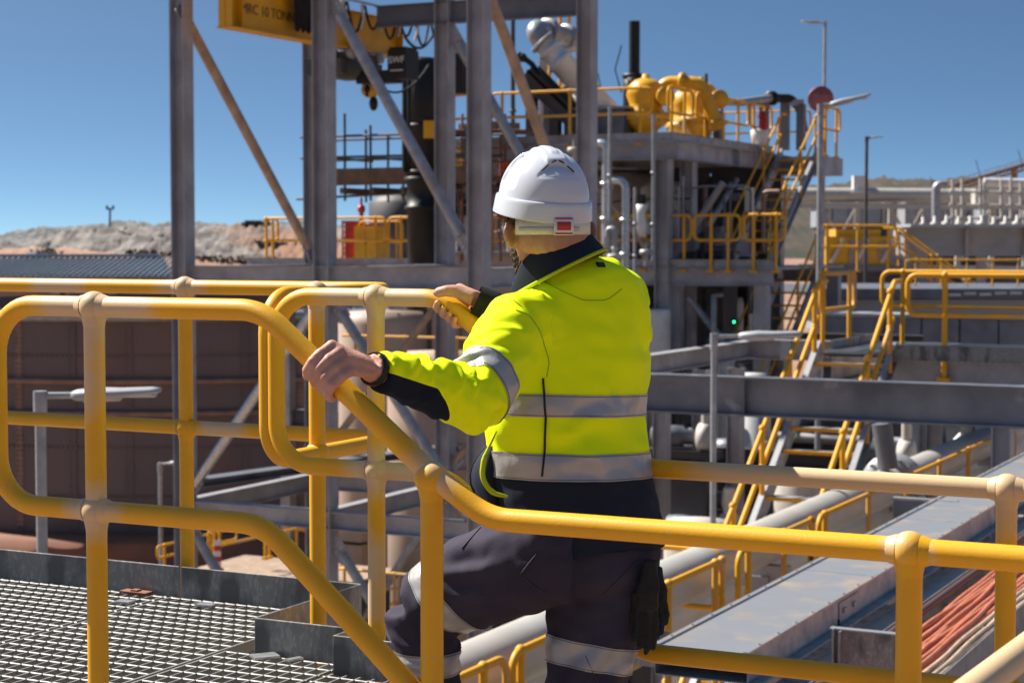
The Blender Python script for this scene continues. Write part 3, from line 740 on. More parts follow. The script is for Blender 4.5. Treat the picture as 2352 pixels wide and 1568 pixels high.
jm.tube([shR - rt*.06, shR, shR.lerp(elR, .5), elR], [.085, .078, .072, .062], 22)
jm.tube([elR, elR.lerp(wrR, .3), elR.lerp(wrR, .6), elR.lerp(wrR, .80)], [.060, .057, .048, .040], 22)
jme = remeshed(jm, .0055, 'jacket', 9, .5)
co = get_co(jme); no = get_no(jme)
ax = np.array(fa.normalized()); e_ = np.array(elL); tt = (co - e_) @ ax; Lf = fa.length
rad = co - e_ - np.outer(tt, ax); rd = np.linalg.norm(rad, axis=1)
fore = sstep(-.02, .05, tt)*(1 - sstep(Lf*.80, Lf*.90, tt))*(1 - sstep(.085, .11, rd))
upz = no[:, 2]
wv = vnoise(co*6, 11)
fold = np.maximum(0, np.sin(tt*2*PI/.062 + wv*1.5 + rad[:, 2]*16))**1.6
disp = fore*(.0125*fold*sstep(-.5, .7, upz + .25*wv) - .003) + fore*.003*vnoise(co*14, 5)
# upper arm: drag folds from elbow and shoulder
au = np.array((elL - shL).normalized()); tu = (co - np.array(shL)) @ au; Lu = (elL - shL).length
ru = np.linalg.norm(co - np.array(shL) - np.outer(tu, au), axis=1)
uarm = sstep(.0, .08, tu)*(1 - sstep(Lu*.9, Lu*1.1, tu))*(1 - sstep(.09, .12, ru))
disp += uarm*(.006*np.maximum(0, np.sin(tu*2*PI/.075 + 2.2*vnoise(co*4, 8) + co[:, 0]*18))**2*sstep(-.2, .6, -no[:, 0]*.6 + no[:, 2]) + .0035*vnoise(co*9, 4))
# body cloth: broad soft folds, dragged down from the armpit and bunched at the waist
zr = co[:, 2] - CZ
bodyw = (1 - np.maximum(fore, uarm))
drag = np.sin((co[:, 0]*.75 + zr*.7)*2*PI/.12 + 1.8*vnoise(co*2.6, 21))
disp += bodyw*(.0085*drag*np.exp(-((zr + .33)/.16)**2)*sstep(-.2, .5, vnoise(co*2.3, 31)) + .0065*vnoise(co*3.2, 2) + .0016*vnoise(co*10, 6))
disp += bodyw*.009*np.sin(zr*2*PI/.085 + 1.3*vnoise(co*3, 17))*np.exp(-((zr + .42)/.07)**2)*sstep(.05, .5, -vnoise(co*1.7, 40) + .2)
co = co + no*disp[:, None]
set_co(jme, co)
for _ in range(1):
    pass
M['hiv'] = mat('hi_vis_yellow_cloth', (.84, .985, .004), .75, 0, (.80, .95, .004), 3, .3, .7, bump=.05, bscale=500, spec=.12)
M['navy'] = mat('navy_cloth', (.009, .013, .026), .8, 0, (.014, .018, .033), 6, .3, .7, bump=.08, bscale=400, spec=.2)
M['trs'] = mat('navy_trousers', (.031, .026, .042), .85, 0, (.054, .047, .070), 4, .35, .7, bump=.15, bscale=300, spec=.15)
M['tape'] = mat('silver_reflective_tape', (.40, .385, .375), .38, .3, (.34, .325, .32), 9, .3, .7, bump=.22, bscale=38)
M['tstitch2'] = mat('tape_stitching', (.13, .125, .12), .8)
def bm_of(me): b = bmesh.new(); b.from_mesh(me); return b
def cutkeep(b, p, n, inner=True):
    g = b.verts[:] + b.edges[:] + b.faces[:]
    bmesh.ops.bisect_plane(b, geom=g, plane_co=p, plane_no=n, clear_outer=True)
def to_obj(b, name, mats, parent, off=None):
    me = bpy.data.meshes.new(name); b.to_mesh(me); b.free()
    me.transform(Matrix.Translation(-root_loc(parent)))
    me.polygons.foreach_set('use_smooth', [True]*len(me.polygons))
    o = bpy.data.objects.new(name, me); COL.objects.link(o); o.parent = parent
    for m in mats: me.materials.append(m)
    return o
def keep_near(b, c, r):
    kill = [v for v in b.verts if (v.co - c).length > r]; bmesh.ops.delete(b, geom=kill, context='VERTS')
def push(b, d):
    b.normal_update()
    ns = [(v, v.normal.copy()) for v in b.verts]
    for v, n in ns: v.co += n*d
hemN = (EZ + rt*.05 + fw*.02).normalized(); hemP = PX(1300, 1100, 4.08)
# hi-vis part, navy hem
b = bm_of(jme); cutkeep(b, hemP, -hemN); hv = to_obj(b, 'jacket', [M['hiv']], person)
b = bm_of(jme); cutkeep(b, hemP + hemN*.002, hemN); push(b, -.0008); hem = to_obj(b, 'jacket_hem', [M['navy']], hv)
# navy under-panel on both sleeves, as a marked region with a crisp edge
hm = hv.data; hco = get_co(hm) + np.array(person.location); hno = get_no(hm)
tt = (hco - e_) @ ax; rad = hco - e_ - np.outer(tt, ax); rd = np.linalg.norm(rad, axis=1)
under = -rad[:, 2]/np.maximum(rd, 1e-4) + .25*rad[:, 1]/np.maximum(rd, 1e-4)*0
edge = np.where(tt > Lf*.56, .12, .12 + (Lf*.56 - tt)*9)
mask = np.where((tt > 0) & (rd < .1), (under - edge)*4, -1)
axr = np.array((wrR - elR).normalized()); tr = (hco - np.array(elR)) @ axr; rr_ = np.linalg.norm(hco - np.array(elR) - np.outer(tr, axr), axis=1)
mask = np.maximum(mask, np.where((rr_ < .1), (tr - .16)*30, -1))
at = hm.attributes.new('navy', 'FLOAT', 'POINT'); at.data.foreach_set('value', np.clip(mask, -1, 1).astype('f'))
attr_mix(M['hiv'], 'navy', (.009, .013, .026), -.02, .02)
def tape(src, p, n, wd, cen=None, rad=None, name='reflective_tape', m='tape', lift=.0022, parent=None, extra=None):
    b = bm_of(src); n = n.normalized()
    if cen is not None: keep_near(b, cen, rad)
    cutkeep(b, p + n*wd/2, n); cutkeep(b, p - n*wd/2, -n)
    if extra: extra(b)
    push(b, lift); o = to_obj(b, name, [M[m]], parent)
    for s_ in (-1, 1):                                       # stitched edge of the tape
        b = bm_of(src)
        if cen is not None: keep_near(b, cen, rad)
        c_ = p + n*(s_*(wd/2 - .0035)); cutkeep(b, c_ + n*.0009, n); cutkeep(b, c_ - n*.0009, -n)
        if extra: extra(b)
        push(b, lift + .0007); to_obj(b, 'tape_stitching', [M['tstitch2']], o)
    return o
def no_arm(b):
    kill = []
    for v in b.verts:
        t_ = (v.co - elL).dot(fa.normalized()); r_ = ((v.co - elL) - fa.normalized()*t_).length
        tu_ = (v.co - shL).dot((elL - shL).normalized()); ru_ = ((v.co - shL) - (elL - shL).normalized()*tu_).length
        if (t_ > -.05 and r_ < .085) or (0 < tu_ < Lu + .04 and ru_ < .088): kill.append(v)
    bmesh.ops.delete(b, geom=kill, context='VERTS')
tape(jme, PX(1320, 932, 4.06), hemN, .050, parent=hv, extra=no_arm)
tape(jme, PX(1320, 1073, 4.06), hemN, .060, parent=hv)
un = (elL - shL).normalized()
tape(jme, shL.lerp(elL, .80), (un + fa.normalized()*.42), .048, cen=shL.lerp(elL, .8), rad=.15, parent=hv)
# surface lines found by looking along a direction at the jacket
bvh = BVHTree.FromObject(hv, bpy.context.evaluated_depsgraph_get()); bvh_h = BVHTree.FromObject(hem, bpy.context.evaluated_depsgraph_get())
def onsurf(px, py, tree=None, lift=.002):
    o_ = V((0, 0, CZ)); d = (W(px, py, 4) - o_).normalized()
    for tr_ in ((tree,) if tree else (bvh, bvh_h)):
        h = tr_.ray_cast(o_ - person.location, d)
        if h[0] is not None: return h[0] + person.location + h[1]*lift, h[1]
    return None, None
def seam(name, pxs, m, r=.0016, parent=None, lift=.0022):
    pxs = [(v.x, v.y) for v in fillet([V((a[0], a[1], 0)) for a in pxs], 45, 5)]
    pts = []
    for a_, b2 in zip(pxs, pxs[1:]):
        for k in range(12):
            t = k/12; p, n = onsurf(a_[0] + (b2[0] - a_[0])*t, a_[1] + (b2[1] - a_[1])*t, lift=lift)
            if p is not None: pts.append(p)
    if len(pts) > 2: MB().tube(pts, r, 6).build(name, m, parent)
seam('side_piping', [(1247, 868), (1253, 960), (1250, 1040), (1245, 1098)], M['black'], .0026, hv, .0032)
M['stitch'] = mat('dull_stitching', (.30, .42, .01), .8)
seam('yoke_seam', [(1225, 635), (1290, 668), (1340, 690), (1395, 690), (1430, 662)], M['stitch'], .0011, hv, .0004)
seam('shoulder_seam', [(1185, 712), (1215, 722), (1240, 760), (1262, 830), (1255, 868)], M['stitch'], .0012, hv, .0005)
seam('armhole_seam', [(1150, 668), (1180, 690), (1200, 705)], M['stitch'], .0011, hv, .0005)
p, n = onsurf(1379, 609)
if p is not None:
    a_ = n.cross(EZ).normalized(); a_ = -a_ if a_.x < 0 else a_; u_ = a_.cross(n).normalized(); u_ = -u_ if u_.z < 0 else u_
    q = MB(); q.box(p, a_*.010, u_*.0072, n*.0012); lg = q.build('neck_badge', M['navy'], hv)
    q = MB()
    for dx, dz, sx, sz in ((-.0035, 0, .0006, .003), (0, .003, .0035, .0006), (.0035, -.001, .0006, .0025), (.001, -.003, .003, .0006)):
        q.box(p + a_*dx + u_*dz + n*.0016, a_*sx, u_*sz, n*.0004)
    q.build('badge_mark', M['bsteel'], lg)
rows = []
for (g, h_) in ((.116, -.034), (.113, -.012), (.107, .008), (.101, .030), (.0985, .036), (.095, .032), (.098, .008), (.104, -.014)):
    row = []
    for k in range(41):
        ph = 2*PI*k/40 + .0
        row.append(cc + crr*math.sin(ph)*g*.98 + cf*math.cos(ph)*(g*1.06) + cn*(h_*(1 - .92*float(sstep(-.55, .55, math.cos(ph)))) if h_ > 0 else h_))
    rows.append(row)
q = MB(); q.sheet(rows); q.build('collar', M['navy'], hv)
q = MB(); q.tube([cc + crr*math.sin(2*PI*k/40)*.115 + cf*math.cos(2*PI*k/40)*.122 - cn*.029 for k in range(41)], .0045, 8); q.build('collar_edge', M['hiv'], hv)
# open jacket front flap hanging at the left hip
rows = []
for j in range(9):
    f_ = j/8; r_ = []
    for i in range(7):
        g = i/6
        x = 1150 - (62*math.sin(f_*PI*.85 + .15) + 8)*g; y = 995 + 168*f_ + 12*g
        r_.append(W(x, y, 4.12 - .045*math.sin(g*PI) + .05*g))
    rows.append(r_)
q = MB(); q.sheet(rows); fl_ = q.build('jacket_flap', M['navy'], hv); sm_ = fl_.modifiers.new('s', 'SOLIDIFY'); sm_.thickness = .004
q = MB(); q.tube(fillet([W(1140, 990, 4.05), W(1112, 1050, 4.035), W(1106, 1095, 4.03), W(1128, 1132, 4.03), W(1165, 1140, 4.04)], .05, 5), [.002, .004, .005, .005, .005, .006, .006, .006, .006, .006, .006, .006, .006, .006, .006, .006, .006, .005, .005, .003][:len(fillet([W(1140, 990, 4.05), W(1112, 1050, 4.035), W(1106, 1095, 4.03), W(1128, 1132, 4.03), W(1165, 1140, 4.04)], .05, 5))], 10); q.build('flap_lining', M['hiv'], hv)
q = MB(); q.tube([r_[6] for r_ in rows], .0028, 8); q.build('flap_zip', M['black'], hv)
# cuffs and watches
for wr, el, lab in ((wrL, elL, 'l'), (wrR, elR, 'r')):
    d = (wr - el).normalized()
    q = MB(); q.tube([wr - d*.050, wr - d*.030, wr - d*.022], [.0405, .0395, .037], 20, False); q.tube([wr - d*.022, wr - d*.050], [.0345, .035], 20, False)
    if lab == 'r': q.build('cuff', M['navy'], hv)
    q = MB(); a = wr - d*.010; q.lathe(a, [(.0325, -.009), (.035, -.006), (.035, .006), (.0325, .009)], 20, d); q.build('watch_strap', M['black'], person)
q = MB(); a = wrR - (wrR - elR).normalized()*.028
q.tube([a - EZ*.0, a + (wrR - elR).normalized()*.045], [.042, .036], 18, False); q.build('glove_cuff', M['rub'], person)

# ---- trousers
tm_ = MB()
pelv = PX(1338, 1235, 4.19)
tm_.loft([(PX(1330, 1190), rt*.178, fw*.135), (PX(1338, 1250), rt*.188, fw*.148), (PX(1345, 1310), rt*.170, fw*.150), (PX(1345, 1350), rt*.12, fw*.12)], 28, 2.2)
tm_.tube([hipL + V((.05, .0, .0)), hipL, hipL.lerp(kneL, .3), hipL.lerp(kneL, .62), hipL.lerp(kneL, .88), kneL + V((-.005, 0, 0))], [.125, .125, .117, .106, .090, .076], 24)
tm_.tube([kneL + V((-.006, 0, .004)), kneL.lerp(ankL, .12), kneL.lerp(ankL, .4), kneL.lerp(ankL, .75), kneL.lerp(ankL, .98)], [.078, .080, .076, .072, .068], 24)
tm_.tube([hipR + V((0, 0, .02)), hipR.lerp(kneR, .2), hipR.lerp(kneR, .5), hipR.lerp(kneR, .85), kneR, kneR.lerp(ankR, .4), kneR.lerp(ankR, .97)], [.130, .128, .112, .094, .089, .083, .076], 26)
tme = remeshed(tm_, .0065, 'trousers', 9, .5)
co = get_co(tme); no = get_no(tme)
def limbw(a, b_, r0):
    d = np.array((b_ - a).normalized()); t = (co - np.array(a)) @ d; r = np.linalg.norm(co - np.array(a) - np.outer(t, d), axis=1)
    return t, (b_ - a).length, 1 - sstep(r0*.9, r0*1.15, r)
disp = .004*vnoise(co*3.5, 3) + .002*vnoise(co*9, 4)
t, L, wgt = limbw(hipL, kneL, .14); disp += wgt*sstep(.0, .1, t)*(1 - sstep(L*.8, L, t))*.0055*np.sin((t*.25 + co[:, 2]*1.0)*2*PI/.055 + 1.5*vnoise(co*3, 5))*sstep(-.2, .8, vnoise(co*3, 19) + .3)
t, L, wgt = limbw(kneL, ankL, .11); disp += wgt*sstep(.02, .1, t)*.007*np.maximum(-.4, np.sin(t*2*PI/.075 + 2*vnoise(co*4, 6) + co[:, 0]*12))
t, L, wgt = limbw(hipR, kneR, .15); disp += wgt*.005*np.sin((t + co[:, 0]*.9)*2*PI/.10 + 2*vnoise(co*2.5, 7))*sstep(.08, .3, t)
co = co + no*disp[:, None]; set_co(tme, co)
b = bm_of(tme); tro = to_obj(b, 'trousers', [M['trs']], person)
tn = (kneL - hipL).normalized()
tape(tme, hipL.lerp(kneL, .78), (tn - EZ*.35), .056, cen=hipL.lerp(kneL, .78), rad=.16, parent=tro)
tape(tme, kneL.lerp(ankL, .40), EZ + E1*.03, .055, cen=kneL.lerp(ankL, .4), rad=.13, parent=tro)
tape(tme, hipR.lerp(kneR, .68), (EZ + rt*.22), .060, cen=hipR.lerp(kneR, .68), rad=.15, parent=tro)
tbv = BVHTree.FromObject(tro, bpy.context.evaluated_depsgraph_get())
M['tstitch'] = mat('trouser_stitching', (.035, .03, .045), .8)
for nm, pxs in (('pocket_seam', [(1232, 1272), (1195, 1318), (1225, 1345), (1262, 1365)]), ('leg_seam', [(1105, 1210), (1085, 1232), (1058, 1262)]), ('leg_seam', [(1460, 1290), (1420, 1330), (1380, 1370)]), ('leg_seam', [(1345, 1505), (1365, 1550), (1385, 1590)])):
    pts = []
    for a_, b2 in zip(pxs, pxs[1:]):
        for k in range(10):
            t = k/10; d = (W(a_[0] + (b2[0] - a_[0])*t, a_[1] + (b2[1] - a_[1])*t, 4) - V((0, 0, CZ))).normalized()
            h = tbv.ray_cast(V((0, 0, CZ)) - person.location, d)
            if h[0] is not None: pts.append(h[0] + person.location + h[1]*.001)
    if len(pts) > 2: MB().tube(pts, .0016, 6).build(nm, M['tstitch'], tro)
# boots
M['boot'] = mat('work_boot_leather', (.05, .03, .02), .6, 0, (.07, .045, .03), 12)
for an, dr, sole in ((ankL, -E1, ZU - .196), (ankR, fw, ZL)):
    g = V((an.x, an.y, CZ + sole))
    q = MB(); s = dr.cross(EZ)
    q.loft([(g - dr*.075 + EZ*.012, s*.036, EZ*.012), (g - dr*.06 + EZ*.06, s*.040, EZ*.055), (g + dr*.02 + EZ*.05, s*.043, EZ*.05), (g + dr*.10 + EZ*.038, s*.050, EZ*.036), (g + dr*.165 + EZ*.032, s*.046, EZ*.03), (g + dr*.195 + EZ*.026, s*.028, EZ*.02)], 18, 2.6)
    q.tube([g + EZ*.05 - dr*.02, g + EZ*.15 - dr*.02], [.05, .052], 16)
    bme2 = remeshed(q, .006, 'boot', 2); bme2.transform(Matrix.Translation(-person.location)); o = bpy.data.objects.new('boot', bme2); COL.objects.link(o); o.parent = person; bme2.materials.append(M['boot'])
    q = MB(); q.loft([(g - dr*.08 + EZ*.012, s*.036, EZ*.012), (g + dr*.06 + EZ*.012, s*.044, EZ*.012), (g + dr*.14 + EZ*.012, s*.051, EZ*.012), (g + dr*.2 + EZ*.012, s*.03, EZ*.011)], 16, 3); q.build('sole', M['rub'], o)
# gloves hanging from the belt on the right hip
gl = thing('work_gloves', 'pair of black work gloves hanging by the right hip of the worker', 'gloves', PX(1487, 1300, 4.2))
M['glove'] = mat('black_glove_fabric', (.006, .006, .007), .8, 0, (.010, .010, .010), 20, bump=.3, bscale=150)
for gi, (x0, y0, x1, y1, D, fx) in enumerate(((1494, 1285, 1484, 1400, 4.10, ((1456, 1474), (1469, 1491), (1484, 1503), (1499, 1494), (1452, 1432))), (1503, 1300, 1508, 1390, 4.16, ((1496, 1459), (1508, 1468), (1518, 1456), (1527, 1434), (1492, 1420))))):
    q = MB(); a, b2 = W(x0, y0, D), W(x1, y1, D)
    q.loft([(a, V((.016, 0, 0)), V((0, .012, 0))), (a.lerp(b2, .25), V((.020, 0, 0)), V((0, .016, 0))), (a.lerp(b2, .6), V((.027, 0, 0)), V((0, .018, 0))), (b2, V((.026, 0, 0)), V((0, .015, 0)))], 16, 2.4)
    for k, (fx_, fy_) in enumerate(fx):
        st = b2 + V(((-.0195 + .013*k) if k < 4 else -.022, .006*(k % 2), -.0 if k < 4 else .04)); en = W(fx_, fy_, D + .006*(k - 1.5))
        q.tube([st, st.lerp(en, .5) + V((.003, 0, 0)), st.lerp(en, .92), en], [.0088, .0082, .0075, .004], 10)
    g_ = remeshed(q, .0026, 'glove', 2, .5); c_ = get_co(g_); set_co(g_, c_ + get_no(g_)*(.0013*vnoise(c_*30, gi))[:, None] - np.array(gl.location))
    o = bpy.data.objects.new('glove', g_); COL.objects.link(o); o.parent = gl; g_.materials.append(M['glove'])
q = MB(); q.tube([W(1482, 1262, 4.2), W(1492, 1275, 4.2), W(1497, 1292, 4.2), W(1488, 1296, 4.2), W(1482, 1280, 4.2)], .004, 8); q.build('clip', M['black'], gl)
# ================================================================== GROUND, HILLS
M['dirt'] = mat('red_dirt', (.26, .12, .07), .95, 0, (.33, .19, .13), .05, .35, .7, bump=.4, bscale=2, col3=(.16, .11, .08), s3=.02, lo3=.45, hi3=.65)
M['yard'] = mat('dusty_red_yard', (.235, .165, .12), .95, 0, (.30, .215, .16), .25, .35, .7, bump=.3, bscale=3, col3=(.17, .125, .10), s3=.13, lo3=.5, hi3=.62)
q = MB(); q.sheet([[V((-6000, -400, -.02)), V((6000, -400, -.02))], [V((-6000, 7000, -.02)), V((6000, 7000, -.02))]], False)
struct(q.build('ground', M['dirt']))
q = MB(); q.add([V((-60, -20, .02)), V((70, -20, .02)), V((70, 125, .02)), V((-60, 125, .02))], [(0, 1, 2, 3)]); struct(q.build('yard_pavement', M['yard']))
def hill(name, prof, D0, depth, base, m, rough, seed, n=200, rows=26):
    """ridge whose crest follows prof [(px, py)] at distance D0+depth*.55, front foot at D0"""
    rs = np.random.RandomState(seed)
    xs = np.linspace(prof[0][0], prof[-1][0], n); cr = np.interp(xs, [p[0] for p in prof], [p[1] for p in prof])
    rr = []
    for j in range(rows):
        f = j/(rows - 1); D = D0 + depth*f; row = []
        for i in range(n):
            Dc = D0 + depth*.55; c = W(xs[i], cr[i], Dc)
            hgt = c.z - base
            s = min(1, f/.55); s = s**.85
            if f > .6: s = 1 - (f - .6)*.9
            x = (xs[i] - 1176)/FPX*Dc
            row.append(V((x, D, base + hgt*s)))
        rr.append(row)
    q = MB(); q.sheet(rr); o = q.build(name, m); me = o.data; co = get_co(me)
    fr = np.clip((co[:, 1] - D0)/depth/.3, 0, 1)
    co[:, 2] += fr*rough*(vnoise(co/ (rough*38), seed) *.9 + .6*vnoise(co/(rough*11), seed+1) + .45*rs.normal(size=len(co)))
    co[:, 1] += rough*1.5*vnoise(co/(rough*30), seed+5)
    set_co(me, co); return struct(o)
M['rub1'] = mat('waste_rock', (.085, .073, .070), .95, 0, (.22, .195, .175), .34, .42, .62, bump=1.0, bscale=1.2, col3=(.24, .125, .075), s3=.02, lo3=.555, hi3=.63, detail=9)
M['rub0'] = mat('dark_waste_rock', (.06, .062, .062), .95, 0, (.17, .165, .165), .22, .42, .66, bump=1.0, bscale=1, detail=9)
M['scrub'] = mat('scrub_hill', (.022, .023, .014), .95, 0, (.06, .038, .025), .03, .4, .62, bump=.6, bscale=.3, detail=8)
struct(hill('waste_rock_hill', [(-260, 560), (60, 556), (150, 535), (250, 521), (330, 517), (420, 519), (640, 521), (1000, 522), (1200, 530), (1400, 560)], 330, 60, -3.4+4, M['rub1'], .55, 3, n=320, rows=34))
struct(hill('far_rock_hill', [(-700, 560), (-100, 548), (40, 537), (160, 519), (300, 515), (520, 519), (700, 521)], 430, 160, 2, M['rub0'], .9, 9, n=220))
struct(hill('red_earth_bank', [(-300, 580), (40, 570), (180, 573), (300, 584), (460, 596), (700, 604), (900, 608), (1200, 612)], 235, 40, 0, M['dirt'], .16, 4, n=160, rows=16))
struct(hill('scrub_hill', [(1300, 452), (1700, 440), (1890, 428), (1990, 417), (2120, 413), (2260, 410), (2420, 414), (2800, 418)], 1300, 700, 0, M['scrub'], 2.2, 5, n=260))
struct(hill('pale_stockpile', [(1900, 545), (2040, 515), (2120, 484), (2180, 492), (2240, 505), (2330, 480), (2500, 500), (2600, 560)], 260, 50, 0, mat('pale_ore', (.42, .41, .40), .9, 0, (.3, .28, .26), .2), .45, 6, n=120, rows=14))
struct(hill('grey_gravel_heap', [(55, 585), (75, 575), (88, 571), (100, 576), (118, 586)], 225, 8, 1, M['rub0'], .12, 12, n=40, rows=12))
# far vehicle, mast and scrub on the rock dump
p = W(252, 520, 360); t = thing('lighting_mast', 'thin lighting mast on the crest of the distant rock dump', 'mast', p)
q = MB(); q.tube([p, W(253, 478, 360)], .22, 6); q.build('pole', M['dsteel'], t)
q = MB(); c = W(253, 480, 360); q.tube([c - V((.7, 0, 0)), c + V((.7, 0, 0))], .18, 6); q.box(c + V((-.6, 0, .35)), V((.22, 0, 0)), V((0, .1, 0)), EZ*.3); q.box(c + V((.6, 0, .35)), V((.22, 0, 0)), V((0, .1, 0)), EZ*.3); q.build('lamp_head', M['dsteel'], t)
p = W(590, 520, 355); t = thing('dump_truck', 'tiny dark mine vehicle on the skyline of the rock dump', 'truck', p)
q = MB(); q.box(p + V((0, 0, .45)), V((2.8, 0, 0)), V((0, 1.2, 0)), EZ*.3); q.box(p + V((-.6, 0, .9)), V((1.6, 0, 0)), V((0, 1.1, 0)), EZ*.25); q.build('body', M['dsteel'], t)
q = MB(); q.box(p + V((1.9, 0, .95)), V((.5, 0, 0)), V((0, 1, 0)), EZ*.3); q.build('cab', M['yelfar'], t)
for dx in (-1.8, 0, 1.9):
    q = MB(); q.lathe(p + V((dx, -1.2, .2)), [(.01, -.2), (.45, -.2), (.45, .2), (.01, .2)], 12, V((0, 1, 0))); q.build('wheel', M['rub'], t)

# ================================================================== SHED AND TANK ON THE LEFT
def wall_panels(root, p0, p1, z0, z1, n, m, name='cladding_panel', gap=.02, th=.05):
    d = (p1 - p0)/n
    for i in range(n):
        a, b2 = p0 + d*i, p0 + d*(i + 1); c = (a + b2)/2; c = V((c.x, c.y, (z0 + z1)/2)); dn_ = d.normalized()
        q = MB(); q.box(c, dn_*(d.length/2 - gap), dn_.cross(EZ)*th, EZ*(z1 - z0)/2); q.build(name, m, root)
p = W(-420, 632, 92); p2 = W(402, 632, 92)
t = thing('shed', 'long shed with blue-grey roof sheeting and pale ridge, behind the left handrail', 'shed', V((p.x, p.y, 0)))
wall_panels(t, p + V((0, 1.2, 0)), p2 + V((-.8, 1.2, 0)), 0, p.z - .1, 14, M['beige'])
rows = []
xs = np.linspace(p.x, p2.x, 120)
rf = MB()
q = MB(); q.sheet([[V((x, 91.4, p.z)) for x in (p.x, p2.x)], [V((x - (1.6 if x > -5 - 20 else 0), 97.6, W(0, 592, 97.6).z)) for x in (p.x, p2.x)]], False); r_ = q.build('roof', M['roof'], t)
zr_ = W(0, 592, 97.6).z
for i in range(60):
    x = p.x + (p2.x - p.x)*i/59
    q = MB(); q.bar(V((x, 91.3, p.z + .03)), V((x, 97.5, zr_ + .03)), .09, .07); q.build('roof_rib', M['roof'] , t)
q = MB(); q.bar(V((p.x, 97.6, zr_ + .12)), V((p2.x - 1.8, 97.6, zr_ + .12)), .7, .16); q.build('ridge_cap', M['roofl'], t)
q = MB(); q.bar(V((p.x, 91.3, p.z - .06)), V((p2.x, 91.3, p.z - .06)), .12, .12); q.build('gutter', M['roofl'], t)
q = MB(); q.add([V((p2.x - .8, 92, 0)), V((p2.x - .8, 97.6, 0)), V((p2.x - .8, 97.6, zr_ - .1)), V((p2.x - .8, 92, p.z - .1))], [(0, 1, 2, 3)]); q.build('gable_wall', M['beige'], t)
for px_ in (118, 372, 250):
    a = W(px_, 660, 91.9); q = MB(); q.box(V((a.x, 92.8, a.z - 3)), V((.22, 0, 0)), V((0, .2, 0)), EZ*3.6); q.build('column', M['offw'], t)
# tank
TC = V((-12.6, 74, 0)); TR = 14.0; ztop = W(480, 727, 60).z; zbot = W(480, 1226, 60).z
t = thing('storage_tank', 'huge rust-brown riveted plate tank behind the left handrails', 'tank', TC)
levels = [W(0, y, 60).z for y in (735, 818, 876, 950, 1028, 1140, 1226)]
courses = [W(0, y, 60).z for y in (735, 878, 950, 1140, 1226)]
NSEG = 14
for ci in range(len(courses) - 1):
    zt, zb = courses[ci], courses[ci+1]
    for k in range(NSEG):
        a0 = -PI/2 - .95 + 1.9*k/NSEG + (.0 if ci % 2 == 0 else .0); a1 = a0 + 1.9/NSEG
        q = MB(); n_ = 5; rows = []
        for z_ in (zt - .012, zb + .012):
            rows.append([V((TC.x + TR*math.cos(a0 + (a1 - a0)*(j/n_*.994 + .003)), TC.y + TR*math.sin(a0 + (a1 - a0)*(j/n_*.994 + .003)), z_)) for j in range(n_ + 1)])
        q.sheet(rows); rin = [[TC + (V((v_.x, v_.y, 0)) - TC)*.998 + V((0, 0, v_.z)) for v_ in r] for r in rows]
        q.sheet([rin[0], rows[0]], False); q.sheet([rows[1], rin[1]], False)
        q.build('shell_plate', M['rust'], t)
q = MB(); q.lathe(TC, [(TR - .03, zbot - 1.2), (TR - .03, ztop)], 64); q.build('shell_lining', M['rust'], t)
for y_, r_ in ((727, .17), (876, .10), (950, .10)):
    z_ = W(0, y_, 60).z; q = MB(); q.tube([TC + V((math.cos(a)*(TR + r_), math.sin(a)*(TR + r_), z_)) for a in np.linspace(-PI/2 - 1.0, -PI/2 + 1.0, 60)], r_, 8); q.build('stiffener_ring', M['rust2'] if y_ > 740 else M['galv'], t)
q = MB()
for k in range(NSEG + 1):
    a = -PI/2 - .95 + 1.9*k/NSEG; e = V((math.cos(a), math.sin(a), 0)); tn_ = e.cross(EZ)
    for s in (-.09, .09):
        z_ = zbot
        while z_ < ztop - .3:
            q.box(TC + e*(TR + .02) + tn_*s + EZ*z_, e*.03, tn_*.03, EZ*.03); z_ += .17
for y_ in (818, 1028, 1140):
    z_ = W(0, y_, 60).z
    for a in np.arange(-PI/2 - .95, -PI/2 + .95, .0125):
        e = V((math.cos(a), math.sin(a), 0)); q.box(TC + e*(TR + .02) + EZ*z_, e*.03, e.cross(EZ)*.035, EZ*.035)
o = q.build('rivets', M['rust'], t); o['kind'] = 'stuff'
for k in range(NSEG + 1):
    a = -PI/2 - .95 + 1.9*k/NSEG; e = V((math.cos(a), math.sin(a), 0))
    q = MB(); q.box(TC + e*(TR + .006) + EZ*(zbot + ztop)/2, e*.012, e.cross(EZ)*.14, EZ*((ztop - zbot)/2 - .2)); q.build('lap_strip', M['rust2'] if k % 5 == 0 else M['rust'], t)
q = MB(); q.lathe(TC, [(TR + 1.6, -.0), (TR + 1.6, zbot - .05), (TR - .1, zbot)], 64); q.build('bund_wall', M['orange'], t)
q = MB()
for k in range(40):
    a = -PI/2 - .95 + 1.9*k/40; e = V((math.cos(a), math.sin(a), 0))
    q.box(TC + e*(TR - .3) + EZ*(ztop + .1), e*.02, e.cross(EZ)*.25, EZ*.12)
q.build('rim_clips', M['offw'], t)
a = W(768, 712, 70); t = thing('container', 'blue container far behind the double handrail loops', 'container', V((a.x, a.y, 0)))
q = MB(); q.box(V((a.x - .2, a.y + 3, a.z/2)), V((1.3, 0, 0)), V((0, 2, 0)), EZ*(a.z/2 + .25)); q.build('body', M['blue'], t)
q = MB()
for k in range(9): q.box(V((a.x - 1.4 + .3*k, a.y + .96, a.z/2)), V((.07, 0, 0)), V((0, .05, 0)), EZ*(a.z/2))
q.build('corrugation', M['blue'], t)

